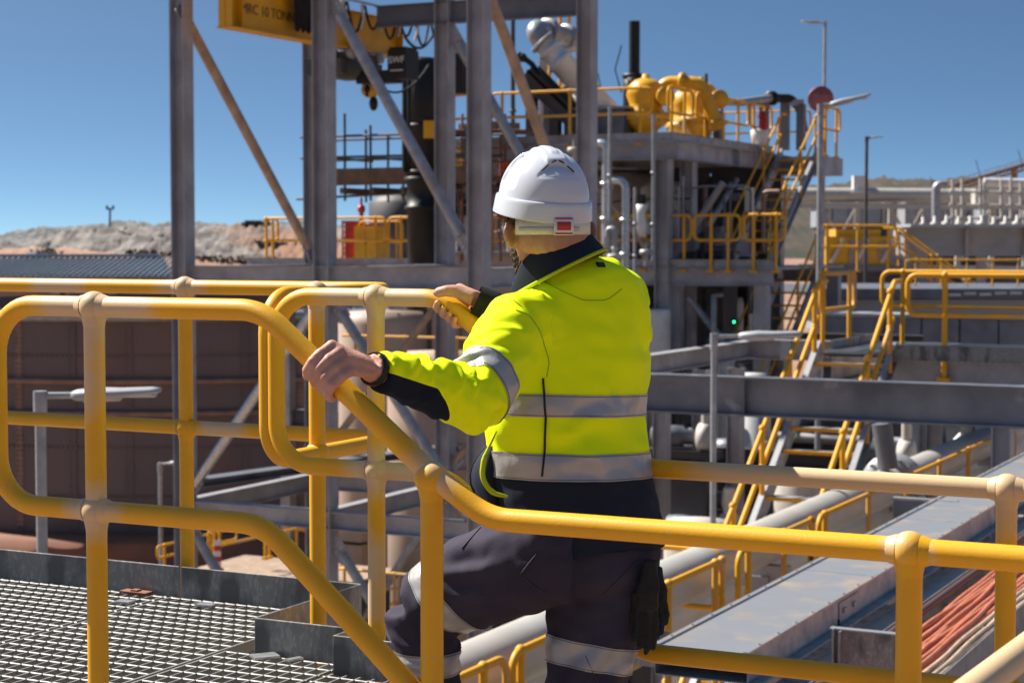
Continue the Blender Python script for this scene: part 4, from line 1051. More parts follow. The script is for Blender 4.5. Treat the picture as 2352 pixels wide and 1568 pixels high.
# ================================================================== CRANE TOWER
c1 = W(421, 600, 27.2); c1 = V((c1.x, c1.y, 0)); BAY, DEP = 2.48, 3.57
def tw(i, j, z): p = c1 + E1*(BAY*i) + E2*(DEP*j); return V((p.x, p.y, CZ + z))
t = thing('crane_tower', 'open steel tower of grey columns and diagonal braces carrying the yellow crane beam', 'steel frame', c1)
ct = t
def hcol(p, z1, w_=.25, m='steel', z0=None, name='column', root=None):
    a = V((p.x, p.y, 0 if z0 is None else CZ + z0)); b2 = V((p.x, p.y, CZ + z1))
    q = MB(); q.box((a + b2)/2 + E1*(w_/2 - .008), E1*.008, E2*w_/2, EZ*((b2.z - a.z)/2)); q.box((a + b2)/2 - E1*(w_/2 - .008), E1*.008, E2*w_/2, EZ*((b2.z - a.z)/2))
    q.box((a + b2)/2, E1*(w_/2 - .016), E2*.006, EZ*((b2.z - a.z)/2)); return q.build(name, M[m], root or ct)
for i in range(3):
    for j in range(2): hcol(tw(i, j, 0), 4.9)
def brace(p0, p1, r, m, root=None, plates=True, e=E1):
    d = (p1 - p0).normalized(); root = root or ct
    b_ = MB().tube([p0 + d*.28, p1 - d*.28], r, 14).build('brace', M[m], root)
    if plates:
        for p_, s in ((p0, 1), (p1, -1)):
            q = MB(); n_ = d.cross(EZ).normalized(); u = n_.cross(d); q.box(p_ + d*s*.16, d*.24, n_*.008, u*.11); g = q.build('gusset_plate', M['steel'], b_)
            q = MB()
            for bx in (-.12, -.04, .04, .12):
                for bu in (-.05, .05):
                    for sn in (-1, 1): q.tube([p_ + d*(s*.16 + bx) + u*bu + n_*sn*.008, p_ + d*(s*.16 + bx) + u*bu + n_*sn*.024], .017, 6)
            o = q.build('bolts', M['galvl'], b_); o['kind'] = 'stuff'
    return b_
brace(tw(0, 0, 3.45), tw(0, 1, -.25), .08, 'tan'); brace(tw(1, 0, 3.45) + E1*.12, tw(2, 0, -.12) - E1*.12, .08, 'galv')
brace(tw(1, 1, 3.4) + E1*.1, tw(2, 1, -.25) - E1*.1, .08, 'galv'); brace(tw(2, 0, 3.75), tw(2, 1, -.25), .08, 'tan')
for j in range(2):
    q = MB(); q.ibeam(tw(0, j, -.47) + E1*.14, tw(2, j, -.47) - E1*.14 , .30, .16, .014); q.build('beam', M['steel'], t)
    q = MB(); q.ibeam(tw(0, j, 4.35) + E1*.14, tw(2, j, 4.35) - E1*.14, .36, .18); q.build('beam', M['steel'], t)
    q = MB(); q.ibeam(tw(0, j, -3.95) + E1*.14, tw(2, j, -3.95) - E1*.14, .26, .2); q.build('beam', M['steel'], t)
for i in range(3):
    for z_ in (-.47, -3.95, 4.3):
        q = MB(); q.ibeam(tw(i, 0, z_) + E2*.14, tw(i, 1, z_) - E2*.14, .28, .16); q.build('beam', M['steel'], t)
q = MB(); q.ibeam(tw(1, 1, 3.66) - E1*1.25, tw(2, 1, 3.66) - E1*.14, .34, .18); q.build('beam', M['bsteel'], t)
# lower bays
brace(tw(1, 0, -.7), tw(0, 0, -3.8), .075, 'galvl'); brace(tw(1, 0, -.75) + E1*.1, tw(2, 0, -3.8) - E1*.1, .075, 'galv')
brace(tw(2, 1, -.8), tw(1, 1, -3.7), .06, 'tan'); brace(tw(0, 0, -4.1), tw(1, 0, -7.4), .075, 'galv')
brace(tw(1, 1, -4.1), tw(0, 1, -7.4), .075, 'galv'); brace(tw(2, 0, -4.1), tw(1, 0, -7.4), .075, 'galvl'); brace(tw(1, 0, -4.2) + E1*.1, tw(2, 0, -7.4), .075, 'galv')
brace(tw(0, 1, -3.7), tw(1, 1, -.8), .06, 'tan')
q = MB(); q.ibeam(tw(0, 0, -3.55) + E1*.2, tw(0, 0, -3.55) + E1*.2 + E2*6.0 + E1*1.2, .12, .3); q.build('beam', M['bsteel'], t)
# crane beam
a = W(515, 70, 26.9); a = V((a.x, a.y, CZ + 3.15)); L = 5.1; hB = .62
t = thing('crane_beam', 'yellow overhead crane beam with black capacity lettering', 'crane beam', a)
q = MB(); q.ibeam(a + EZ*hB/2, a + E2*L + EZ*hB/2, hB, .28, .018, .012); q.build('beam', M['crane'], t)
q = MB()
for k in (0.02, .30, 2.42, 3.4, 5.0): q.box(a + E2*k + E1*.006 + EZ*hB/2, E1*.12, E2*.006, EZ*(hB/2 - .02))
q.build('stiffener', M['crane'], t)
text_mesh('lettering', 'MRC 10 TONNE', .20, W(556, 46, 27.15) + E1*.0 - E2*0, E2, EZ, M['ink'], t) if False else None
fp = a + E1*.0085 ; dpt = .30
text_mesh('lettering', 'MRC 10 TONNE', .215, fp + E2*.42 + EZ*.27, E2, EZ, M['ink'], t, .003)
q = MB(); q.box(fp + E2*2.62 + EZ*.35 + E1*.004, E2*.17, E1*.003, EZ*.2); nt_ = q.build('notice', M['paper'], t)
for k in range(5):
    q = MB(); q.box(fp + E2*2.62 + EZ*(.49 - .065*k) + E1*.008, E2*(.13 - .02*(k % 2)), E1*.001, EZ*.014); q.build('print_line', M['ink'], nt_)
# power cable bundle hanging at its near end
def cable(label, pts, r, m='rub', cat='cable', group='black cables hanging round the crane'):
    q = MB(); q.tube(pts, r, 6); o = q.build('hanging_cable', M[m], None); c = V(pts[0]); set_co(o.data, get_co(o.data) - np.array(c)); o.location = c; return tag(o, label, cat, group)
bp0 = a + E2*1.75 + E1*.2
q_ = thing('cable_bundle', 'thick bundle of black cable loops hanging over the lettering of the crane beam', 'cables', bp0)
for k in range(9):
    x = -.20 + .05*k; q = MB()
    q.tube([bp0 + E2*x + EZ*.85 + E1*.02*(k % 3), bp0 + E2*(x + .04) + EZ*.45, bp0 + E2*(x + .05 + .03*(k % 2)) + EZ*(.12 + .03*(k % 4)), bp0 + E2*(x + .09) + EZ*(.10 + .03*(k % 3)), bp0 + E2*(x + .10) + EZ*.5, bp0 + E2*(x + .1) + EZ*.85], .022, 7); q.build('cable', M['rub'], q_)
for k in range(7):
    p0 = a + E2*(2.5 + .55*k) + E1*(.22) + EZ*.72; p1 = p0 + E2*.5
    cable(('nearest', 'second', 'third', 'fourth', 'fifth', 'sixth', 'farthest')[k] + ' black festoon cable loop from the left in front of the yellow crane beam', sag(p0, p1, .36 + .1*(k % 2), 10), .022)
q = thing('festoon_track', 'thin steel festoon track running beside the crane beam', 'cable track', a + E1*.22 + E2*2.2)
MB().tube([a + E1*.22 + E2*2.2 + EZ*.76, a + E1*.22 + E2*6.6 + EZ*.76], .02, 6).build('rail', M['galv'], q)
for k in range(5):
    pz = a + E1*.22 + E2*(2.9 + .6*k) + EZ*.6; MB().tube([pz + EZ*.13, pz + E1*.03 - EZ*.1, pz - EZ*.28 - E2*.05], .026, 6).build('strap', M['offw'], q)
# hoist
h0 = a + E2*3.7 - EZ*.24
t = thing('hoist', 'black crane hoist with white lettering hanging under the far end of the yellow beam', 'hoist', h0)
MB().gbox(h0 - E1*.25 - EZ*.05, .7, 1.3, .24).gbox(h0 - E1*.1 + EZ*.12, .5, .9, .16).build('trolley_frame', M['dsteel'], t)
for s in (-1, 1):
    for k in (-.45, .45): MB().lathe(h0 + E1*s*.17 + E2*k + EZ*.16, [(.01, -.04), (.09, -.04), (.09, .04), (.01, .04)], 14, E1).build('wheel', M['steel'], t)
MB().lathe(h0 + E1*.02 - EZ*.06, [(.01, -.5), (.17, -.5), (.17, .4), (.01, .4)], 18, E2).build('drum', M['drum'], t)
cb = W(926, 150, 29.8); MB().gbox(cb, .34, .42, .46).gbox(cb + EZ*.25, .3, .38, .05).build('control_box', M['black'], t)
nrm_ = -E2; text_mesh('lettering', 'SWF', .15, cb - E2*.214 - E1*.15 + EZ*.02, E1, EZ, M['paper'], t, .002)
MB().box(cb - E2*.213 - EZ*.1, E1*.12, E2*.001, EZ*.008).build('print_line', M['paper'], t)
MB().gbox(cb - E1*.45 - EZ*.18, .7, .3, .2).build('motor', M['black'], t)
hk = W(850, 207, 30.5)
MB().tube([W(838, 165, 30.5), W(844, 195, 30.5)], .012, 6).tube([W(856, 160, 30.5), W(856, 195, 30.5)], .012, 6).build('rope', M['dsteel'], t)
MB().lathe(hk, [(.01, -.09), (.12, -.09), (.13, -.05), (.13, .05), (.12, .09), (.01, .09)], 18, -E2).build('hook_block', M['crane'], t)
MB().lathe(hk, [(.01, -.1), (.06, -.1), (.06, .1), (.01, .1)], 12, -E2).gbox(hk - EZ*.02, .05, .2, .2).build('sheave', M['black'], t)
pk_ = W(858, 238, 30.5); MB().ball(pk_, .10, 12, 8, (.75, .75, 1.25)).tube([pk_ + EZ*.1, hk], .03, 8).build('hook', M['black'], t)
cable('black control cable looping under the crane hoist to the black cylinder', sag(W(860, 190, 31), W(985, 150, 32), .3), .02)
cable('black cable loop over the top of the black cylinder', sag(W(930, 85, 31), W(1000, 70, 33), .25), .025)

# ================================================================== MILL STRUCTURE (lower and upper deck)
LO = at_z(W(700, 600, 40), -.46); ZLO = -.46
def lo(s, u, z=0.0): p = LO + E1*s + E2*u; return V((p.x, p.y, CZ + ZLO + z))
UPc = at_z(W(1535, 325, 36), 2.04); ZUP = 2.04
def up(s, u, z=0.0): p = UPc + E1*s + E2*u; return V((p.x, p.y, CZ + ZUP + z))
mill = thing('process_building', 'open two-storey steel mill building with dark interior behind the worker', 'building', lo(4, 0, -9.8))
def mcol(p, z0, z1, w_=.26, m='steel'): return hcol(p, z1, w_, m, z0, 'column', mill)
for s in (-4.6, -2.4, -.15):
    for u in (.15, 1.5, 7.2): mcol(up(s, u), -10.5 if u < 6 or True else 0, ZUP - .2, .28 if s > -1 else .25, 'steel')
for u in (.0, 3.6, 7.3): MB().ibeam(up(-5.2, u, -.22), up(.2, u, -.22), .34, .2).build('deck_beam', M['steel'], mill)
for s in (-5.1, -2.6, .06): MB().ibeam(up(s, .1, -.2), up(s, 7.2, -.2), .36, .2).build('deck_beam', M['steel'], mill)
MB().gbox(up(-2.55, 3.7, -.03), 5.2, 7.3, .05).build('upper_deck', M['steel'], mill)
MB().channel(up(-5.2, -.06, .06), up(.1, -.06, .06), .16, .05).channel(up(.12, -.06, .06), up(.12, 6.2, .06), .16, .05).build('deck_edge', M['galv'], mill)
MB().ibeam(lo(-1.5, .0, -.18), lo(10.7, 0, -.18), .34, .2).build('deck_beam', M['steel'], mill)
MB().ibeam(lo(-1.5, 5, -.18), lo(10.2, 5, -.18), .34, .2).build('deck_beam', M['steel'], mill)
MB().gbox(lo(4.5, 2.7, -.03), 12, 5.4, .05).build('lower_deck', M['steel'], mill)
MB().channel(lo(-1.5, -.06, .08), lo(10.7, -.06, .08), .15, .05).build('deck_edge', M['galv'], mill)
for k in range(3, 7):
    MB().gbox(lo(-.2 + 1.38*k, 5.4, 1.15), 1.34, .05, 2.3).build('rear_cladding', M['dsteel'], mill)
for s in (-.6, 2.4, 5.4, 8.6, 10.4):
    for u in (.2, 5): MB().box(lo(s, u, -5.2), E1*.13, E2*.13, EZ*5.0).build('column', M['steel'], mill)
for z_, u in ((-3.4, .2), (-6.5, .2), (-3.4, 4.9), (-6.5, 4.9)):
    MB().ibeam(lo(-.6, u, z_), lo(10.5, u, z_), .3, .18).build('deck_beam', M['dsteel'], mill)
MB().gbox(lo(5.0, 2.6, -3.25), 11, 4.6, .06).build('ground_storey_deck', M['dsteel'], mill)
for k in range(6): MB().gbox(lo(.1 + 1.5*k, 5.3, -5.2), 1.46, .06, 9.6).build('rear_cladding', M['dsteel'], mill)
brace(up(-2.0, .1, -.4), up(-.25, .1, -2.4), .06, 'tan', mill, False); brace(up(-.1, 1.5, -2.3), up(-.1, 4.5, -.5), .06, 'steel', mill, False)
brace(lo(8.7, .2, -.4), lo(11.1, .2, -3.2), .07, 'galv', mill, False); brace(lo(8.6, .2, -3.4), lo(5.6, .2, -6.2), .07, 'steel', mill, False)
brace(lo(9.6, .6, 1.9), lo(8.2, .6, -.1), .07, 'steel', mill, False)
MB().gbox(up(.68, 6.95, -.28), 1.15, 1.5, .4).build('stair_landing', M['steel'], mill)
# guard rails
guardrail('yellow guardrail at the left end of the lower mill deck, behind the tower columns', [lo(-1.1, .6), lo(-1.1, 0), lo(2.05, 0)], posts=[.2, .7, 2.0, 3.5], h=1.02, r=.031)
guardrail('yellow guardrail of the lower mill deck, second bay from the left', [lo(2.12, 0), lo(4.9, 0)], posts=[.3, 1.5, 2.5], h=1.02, r=.031)
guardrail('small yellow gate rail standing behind the yellow cabinet on the lower mill deck', [lo(.9, .8), lo(2.0, .8)], posts=[.12, .95], h=.95, r=.024)
guardrail('yellow guardrail of the lower mill deck just right of the white hard hat', [lo(6.85, 0), lo(9.0, 0)], posts=[.22, 1.15, 2.0], h=1.02, r=.031)
guardrail('yellow guardrail of the lower mill deck left of the stair foot', [lo(9.1, -.1), lo(10.05, -.1)], posts=[.35, .7], h=1.02, r=.031)
guardrail('short yellow guardrail loop at the foot of the mill stair', [lo(10.12, -.1), lo(10.95, -.1)], posts=[.2, .65], h=1.02, r=.031)
guardrail('long yellow guardrail along the front of the upper mill deck, left of the tower leg', [up(-5.1, 0), up(-4.05, 0)], spacing=.9, h=1.03, r=.031, loop1=False)
guardrail('yellow guardrail along the front of the upper mill deck, in front of the yellow pumps', [up(-3.9, 0), up(-.35, 0)], spacing=1.25, h=1.03, r=.031)
guardrail('yellow guardrail at the corner of the upper mill deck', [up(0, -.02), up(0, on_e2(UPc, 1588))], posts=[.2, .9], h=1.03, r=.031)
guardrail('yellow guardrail along the right edge of the upper mill deck, middle bay', [up(0, on_e2(UPc, 1598)), up(0, on_e2(UPc, 1716))], posts=[.5, 1.5, 2.5], h=1.03, r=.031)
guardrail('yellow guardrail along the right edge of the upper mill deck, far bay before the stair', [up(0, on_e2(UPc, 1720)), up(0, 6.3)], posts=[.25, 1.0], h=1.03, r=.031)
guardrail('yellow guardrail along the rear edge of the upper mill deck against the sky', [up(-3.6, 7.3), up(.6, 7.3)], spacing=1.5, h=1.03, r=.024)
guardrail('yellow guardrail at the outer end of the stair landing, below the red sign', [up(1.2, 6.25), up(1.2, 7.6)], posts=[.25, 1.1], h=1.03, r=.031)
guardrail('yellow guardrail of the lower mill deck, bay behind the right tower column', [lo(4.97, 0), lo(6.78, 0)], posts=[.25, .9, 1.55], h=1.02, r=.031)
guardrail('shaded yellow guardrail of the storey under the lower mill deck', [lo(5.9, -.05, -3.2), lo(10.3, -.05, -3.2)], spacing=1.1, h=1.0, r=.026)
rnd = random.Random(41)
mk_ = ('galv', 'steel', 'dsteel', 'galvl', 'tan', 'offw', 'bsteel', 'rust2')
for k in range(46):                                          # conduits and small pipes on and behind the mill front
    s_, u_ = rnd.uniform(4.2, 10.2), rnd.uniform(-.05, 1.6); r_ = rnd.choice((.018, .022, .03, .045)); m_k = M[rnd.choice(mk_)]
    if k % 3: z0_ = rnd.uniform(-.3, .6); pts = [lo(s_, u_, z0_), lo(s_, u_, z0_ + rnd.uniform(.6, 1.7))]; pts += [pts[-1] + E1*rnd.uniform(-.7, .7)] if k % 2 else []
    else: z0_ = rnd.uniform(.2, 1.9); pts = [lo(s_, u_, z0_), lo(s_ - rnd.uniform(.8, 2.6), u_, z0_), lo(s_ - 2.6, u_, z0_ - rnd.uniform(.1, .5))]
    MB().tube(fillet(pts, .08, 3), r_, 6).build('conduit', m_k, mill)
for k in range(16):
    s_, u_ = rnd.uniform(4.3, 10), rnd.uniform(.2, 1.8); z0_ = rnd.uniform(0, 1.4)
    MB().gbox(lo(s_, u_, z0_), rnd.uniform(.12, .34), rnd.uniform(.1, .2), rnd.uniform(.15, .5)).build('junction_box', M[rnd.choice(('offw', 'steel', 'bsteel', 'dsteel', 'tan'))], mill)
for k in range(34):
    s_, u_ = rnd.uniform(5.2, 10.4), rnd.uniform(-.1, 1.4); z0_ = rnd.uniform(-6.5, -.8); r_ = rnd.choice((.03, .045, .06)); m_k = M[rnd.choice(mk_)]
    pts = [lo(s_, u_, z0_), lo(s_ - rnd.uniform(.5, 2), u_, z0_)] if k % 2 else [lo(s_, u_, z0_), lo(s_, u_, z0_ + rnd.uniform(.6, 1.8))]
    MB().tube(pts + [pts[-1] + E2*.4], r_, 6).build('conduit', m_k, mill)
# stairs of the mill
stp = up(.68, 6.2, -.06)
stair('yellow-railed steel staircase climbing to the upper mill deck', stp, -E2, E1*.85, 2.5, 3.4, 11, .026, hook=1)
st2 = at_z(W(1835, 630, 38.5), W(1835, 630, 38.5).z - CZ)
stair('shaded lower staircase flight below the mill deck', st2, -E2, E1*.85, 3.0, 4.0, 12, .026)

# equipment on the decks
def drum_thing(label, name, cat, c, r, z0, z1, m, top=None, rings=(), axis=EZ, group=None, n=28):
    t = thing(name, label, cat, V((c.x, c.y, CZ + z0)), group)
    MB().lathe(V((c.x, c.y, CZ)), [(.001, z0), (r, z0), (r, z1), (.001, z1)] if top is None else [(.001, z0), (r, z0), (r, z1), (r*top, z1 + r*.25), (.001, z1 + r*.3)], n, EZ).build('shell', m, t)
    for z_ in rings: MB().lathe(V((c.x, c.y, CZ)), [(r, z_ - .04), (r*1.08, z_ - .04), (r*1.08, z_ + .04), (r, z_ + .04)], n, EZ).build('flange', m, t)
    return t
bc = W(970, 300, 36); t = drum_thing('tall black vertical cylinder with domed cap behind the crane tower', 'mill_motor', 'motor', bc, .30, 1.3, 3.55, M['black'], .8, (1.4, 2.3))
MB().lathe(V((bc.x, bc.y, CZ)), [(.3, 1.32), (.36, 1.3), (.36, 1.2), (.31, 1.18), (.31, .75), (.35, .74), (.35, .66), (.30, .65), (.30, -.5)], 24).build('base', M['black'], t)
MB().tube([V((bc.x - .34, bc.y - .12, CZ + 1.4)), V((bc.x - .34, bc.y - .12, CZ + 3.3)), V((bc.x - .2, bc.y - .12, CZ + 3.6))], .05, 8).build('pipe', M['black'], t)
MB().box(bc + V((.17, -.34, .0)), V((.13, 0, 0)), V((0, .02, 0)), EZ*.17).build('yellow_cover', M['crane'], t)
bx = W(1055, 170, 36); MB().gbox(bx, .36, .4, .78).build('terminal_box', M['black'], t)
t = thing('cyclone_feed_box', 'dark grey steel box on the upper mill deck in front of the yellow pumps', 'steel box', up(-2.0, 1.6))
for k in range(4): MB().gbox(up(-2.75 + .34*k*1.0 + .2, 1.0, .36), .335, .02, .68).build('panel', M['bsteel'], t)
MB().gbox(up(-2.02, 1.7, .36), 1.42, 1.35, .7).build('body', M['dsteel'], t)
MB().gbox(up(-2.02, 1.7, .74), 1.55, 1.5, .05).build('lid', M['steel'], t)
def pump(label, c, sc_=1):
    t = thing('cyclone_valve', label, 'valve', c, 'round yellow valves on the upper mill deck')
    MB().lathe(c, [(.05, 0), (.34*sc_, .0), (.34*sc_, .08), (.22*sc_, .12), (.26*sc_, .3), (.44*sc_, .42), (.46*sc_, .5), (.46*sc_, .6), (.36*sc_, .72), (.34*sc_, .85), (.40*sc_, 1.0), (.36*sc_, 1.2), (.22*sc_, 1.32), (.08*sc_, 1.36), (.07*sc_, 1.44), (.01, 1.45)], 26).build('housing', M['crane'], t)
    MB().lathe(c + EZ*.55*1, [(.46*sc_, -.06), (.52*sc_, -.06), (.52*sc_, .06), (.46*sc_, .06)], 26).build('flange', M['crane'], t)
    q = MB()
    for k in range(12): q.tube([c + E1*math.cos(k*PI/6)*.49*sc_ + E2*math.sin(k*PI/6)*.49*sc_ + EZ*.46, c + E1*math.cos(k*PI/6)*.49*sc_ + E2*math.sin(k*PI/6)*.49*sc_ + EZ*.66], .03, 6)
    o = q.build('bolts', M['galv'], t); o['kind'] = 'stuff'
    MB().lathe(c + E1*.3*sc_ + EZ*.95, [(.01, 0), (.17, 0), (.17, .3), (.2, .3), (.2, .36), (.01, .36)], 16, (E1 - E2).normalized()).build('branch', M['crane'], t)
    return t
pump('largest round yellow valve on the upper mill deck, left of the pair', up(-1.1, 1.5))
pump('yellow domed valve on the upper mill deck, right of the largest one', up(-.35, 2.7), .9)
pump('third yellow valve housing, furthest back on the upper mill deck', up(-1.3, 4.4), .95)
pb = up(-.2, 1.75, 1.05); t = thing('bent_pipe', 'yellow pipe bend arching over the valves of the upper mill deck', 'pipe', pb)
MB().tube(fillet([pb + E1*-.7 - EZ*.2, pb - E1*.65 + EZ*.22, pb + E1*.15 + E2*.2 + EZ*.2, pb + E1*.45 + E2*.4 - EZ*.75], .3, 8), .14, 14).build('pipe', M['crane'], t)
MB().lathe(pb - E1*.2 + EZ*.22 + E2*.05, [(.14, -.04), (.2, -.04), (.2, .04), (.14, .04)], 16, E1).build('flange', M['crane'], t); MB().lathe(pb + E1*.45 + E2*.4 - EZ*.6, [(.14, -.04), (.2, -.04), (.2, .04), (.14, .04)], 16, EZ).build('flange', M['crane'], t)
c = up(-1.9, 2.8, .8); t = drum_thing('black ribbed cylinder standing above the yellow valves against the sky', 'exhaust_stack', 'stack', c, .24, 2.9, 3.62, M['black'], None, (3.58,))
MB().tube([c + EZ*1.9, c], .12, 10).build('stem', M['black'], t)
MB().tube([c - E1*.3 + EZ*1.4, c - E1*.45 + EZ*.9, c - E1*.3 + EZ*.4], .015, 6).build('hose', M['rub'], t)
c = up(-3.1, 1.9, .98); t = thing('hose_reel', 'yellow round hose reel with grey motor on the upper mill deck', 'reel', c)
MB().lathe(c, [(.02, -.12), (.34, -.12), (.34, -.08), (.16, -.08), (.16, .08), (.34, .08), (.34, .12), (.02, .12)], 22, (E2*.5 - E1)).build('reel', M['crane'], t)
MB().lathe(c + E1*.4, [(.02, -.2), (.2, -.2), (.22, .2), (.02, .2)], 16, E1).build('motor', M['galv'], t); MB().gbox(c + E1*.3 - EZ*.4, .5, .4, .3).build('stand', M['dsteel'], t)
q = MB(); q.tube([c + E1*.6 + EZ*.2, c + E1*.5 + EZ*.5, c + E1*.75 + EZ*.55, c + E1*.85 + EZ*.1], .012, 6); q.build('hose', M['rub'], t)
# yellow stair enclosure and frame behind the tower leg
cg = W(1297, 120, 44); t = thing('caged_ladder', 'yellow caged ladder rising above the upper mill deck behind the tower leg', 'ladder', V((cg.x, cg.y, CZ + 2)))
for dx, dz in ((-.36, 0), (.36, 0), (-.36, .6), (.36, .6), (-.1, .3), (.12, .3)): MB().tube([V((cg.x + dx, cg.y + dz, CZ + 1.9)), V((cg.x + dx, cg.y + dz, CZ + 6.6))], .045, 6).build('upright', M['yelfar'], t)
for k in range(10): MB().bar(V((cg.x - .38, cg.y, CZ + 2.1 + .5*k)), V((cg.x + .38, cg.y, CZ + 2.1 + .5*k)), .04, .05).build('rung', M['yelfar'], t)
MB().box(V((cg.x - .5, cg.y + .7, CZ + 4)), V((.1, 0, 0)), V((0, .1, 0)), EZ*2.6).build('mast', M['steel'], t)
# large white pipe with grey bend
D_ = 38; pA, pB = W(1345, 205, D_), W(1246, 98, D_)
t = thing('feed_pipe', 'thick white flanged pipe leaning up to a grey bend beside the tower leg', 'pipe', pA)
d = (pB - pA).normalized(); Lp = (pB - pA).length
MB().lathe(pA - d*1.0, [(.26, 0), (.26, Lp*.55 + 1.0), (.31, Lp*.56 + 1), (.31, Lp*.62 + 1), (.235, Lp*.63 + 1), (.235, Lp*.80 + 1), (.27, Lp*.81 + 1), (.27, Lp*.86 + 1), (.22, Lp*.87 + 1), (.22, Lp + 1)], 24, d).build('lower_pipe', M['white'], t)
e0 = W(1222, 66, D_); MB().tube(fillet([pB - d*.05, e0, W(1262, 72, D_ + .4), W(1345, 102, D_ + 1.6)], .35, 10), .2, 18).build('pipe_bend', M['galv'], t)
for p_, dd in ((pB, d), (W(1258, 72, D_ + .35), (W(1345, 102, D_ + 1.6) - e0).normalized()), (W(1300, 86, D_ + 1), (W(1345, 102, D_ + 1.6) - e0).normalized())):
    MB().lathe(p_, [(.2, -.05), (.28, -.05), (.28, .05), (.2, .05)], 20, dd).build('flange', M['galv'], t)
MB().tube([W(1190, 124, D_), W(1222, 148, D_), W(1240, 175, D_)], .06, 8).ball(W(1200, 133, D_), .1, 10, 6).build('valve', M['black'], t)
t = thing('conveyor_chute', 'dark sloping conveyor frame under the white feed pipe', 'conveyor', W(1210, 180, 37.5))
MB().channel(W(1205, 170, 37.5), W(1390, 350, 37.5), .34, .12).channel(W(1225, 165, 38.5), W(1400, 340, 38.5), .34, .12).build('side_frame', M['dsteel'], t)
MB().bar(W(1210, 166, 38), W(1392, 342, 38), .9, .05).build('belt', M['black'], t)
for px_, py_ in ((1222, 180), (1276, 236)): MB().box(W(px_, (py_ + 330)/2, 38), E1*.1, E2*.1, EZ*((330 - py_)/2/FPX*38)).build('leg', M['dsteel'], t)
MB().box(W(1268, 285, 38.4), E1*.14, E2*.14, EZ*.5).build('leg', M['bsteel'], t)
# delivery pipe over the right part of the deck, sign, poles
t = thing('delivery_pipe', 'grey pipe over the right end of the upper deck ending in a black hose', 'pipe', W(1660, 300, 40))
MB().tube([W(1640, 232, 39), W(1700, 236, 40), W(1770, 226, 41.5)], .09, 12).build('pipe', M['galv'], t)
MB().tube(fillet([W(1768, 226, 41.5), W(1815, 226, 42), W(1838, 250, 42.4), W(1846, 300, 42.6)], .5, 8), .10, 12).build('hose', M['rub'], t)
MB().lathe(W(1772, 226, 41.5), [(.1, -.06), (.17, -.06), (.17, .06), (.1, .06)], 14, E2).build('flange', M['black'], t)
for px_, D__, y0 in ((1755, 41.3, 232), (1803, 42, 236), (1840, 42, 240)): MB().box(W(px_, (y0 + 345)/2, D__), E1*.09, E2*.09, EZ*((345 - y0)/2/FPX*D__)).build('post', M['bsteel'], t)
MB().bar(W(1795, 236, 42), W(1846, 236, 42), .12, .14).build('beam', M['steel'], t)
p = W(1623, 235, 38); t = thing('vent_stack', 'thin dark vent pipe with valves right of the yellow pumps', 'pipe', p)
MB().tube([W(1622, 330, 38), W(1622, 170, 38)], .035, 8).build('pipe', M['dsteel'], t)
for y_, r_ in ((232, .1), (262, .13), (280, .1), (248, .08)): MB().ball(W(1640, y_ + 12, 38.6), r_, 10, 6, (1.2, 1, .8)).build('valve', M['dsteel'], t)
MB().box(W(1648, 310, 38.6), E1*.07, E2*.07, EZ*.5).build('post', M['bsteel'], t)
p = W(1752, 268, 40.5); t = thing('fire_hydrant', 'red hydrant body on the right edge of the upper mill deck', 'hydrant', p)
MB().lathe(W(1752, 300, 40.5), [(.01, 0), (.09, 0), (.09, .28), (.12, .28), (.12, .34), (.08, .36), (.06, .42), (.01, .43)], 14).build('body', M['red'], t)
p = W(1745, 345, 40.6); t = thing('sack', 'white bulk sack hung on the far guardrail bay', 'sack', p)
qs = MB(); qs.loft([(p + EZ*.0, E1*.14, E2*.14), (p + EZ*.3, E1*.2, E2*.18), (p + EZ*.42, E1*.22, E2*.2), (p + EZ*.5, E1*.13, E2*.12)], 12); qs.build('sack', M['white'], t)
p = W(1885, 228, 43.5); t = thing('round_sign', 'round faded red sign with pale lettering above the stair landing', 'sign', W(1885, 330, 43.5))
q = MB(); nn = V((0, -1, 0)); q.lathe(p, [(.001, -.012), (.31, -.012), (.31, .012), (.001, .012)], 32, nn); q.build('disc', M['sign'], t)
for k, tx in enumerate(('DO NOT', 'ENTER', 'STOP')):
    text_mesh('lettering', tx, .12, p + V((-.20 + .03*k, -.016, .05 - .11*k)), V((1, 0, -.12)), EZ, M['signt'], t, .001)
MB().tube([W(1892, 330, 43.5), W(1890, 255, 43.5)], .035, 8).build('post', M['galv'], t)
# machinery between the decks
def tankrow(label, c, r, z0, z1, m, group=None): return drum_thing(label, 'process_tank', 'tank', c, r, z0, z1, m, .7, (), group=group)
tankrow('pale grey process tank between the mill decks, right of the worker\'s helmet', W(1530, 470, 40), .55, -.42, 1.2, M['offw'])
tankrow('brownish process tank in the shade beneath the upper mill deck', W(1440, 450, 42), .8, -.42, 1.4, M['beige'])
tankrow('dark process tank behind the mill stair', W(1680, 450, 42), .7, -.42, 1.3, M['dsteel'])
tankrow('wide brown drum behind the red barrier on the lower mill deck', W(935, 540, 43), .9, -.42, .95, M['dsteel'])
t = thing('steel_bin', 'dark steel bin under the right part of the upper mill deck', 'bin', up(-1.6, 6.5, -2.4))
MB().gbox(up(-1.6, 7, -1.1), 2.6, 2.4, 1.2).build('body', M['dsteel'], t); MB().loft([(up(-1.6, 7, -1.7), E1*1.2, E2*1.1), (up(-1.6, 7, -2.35), E1*.4, E2*.4)], 4).build('hopper', M['dsteel'], t)
p = lo(.70, .7); t = thing('barrier_stack', 'red plastic mesh barriers stacked on the lower mill deck', 'barrier', p)
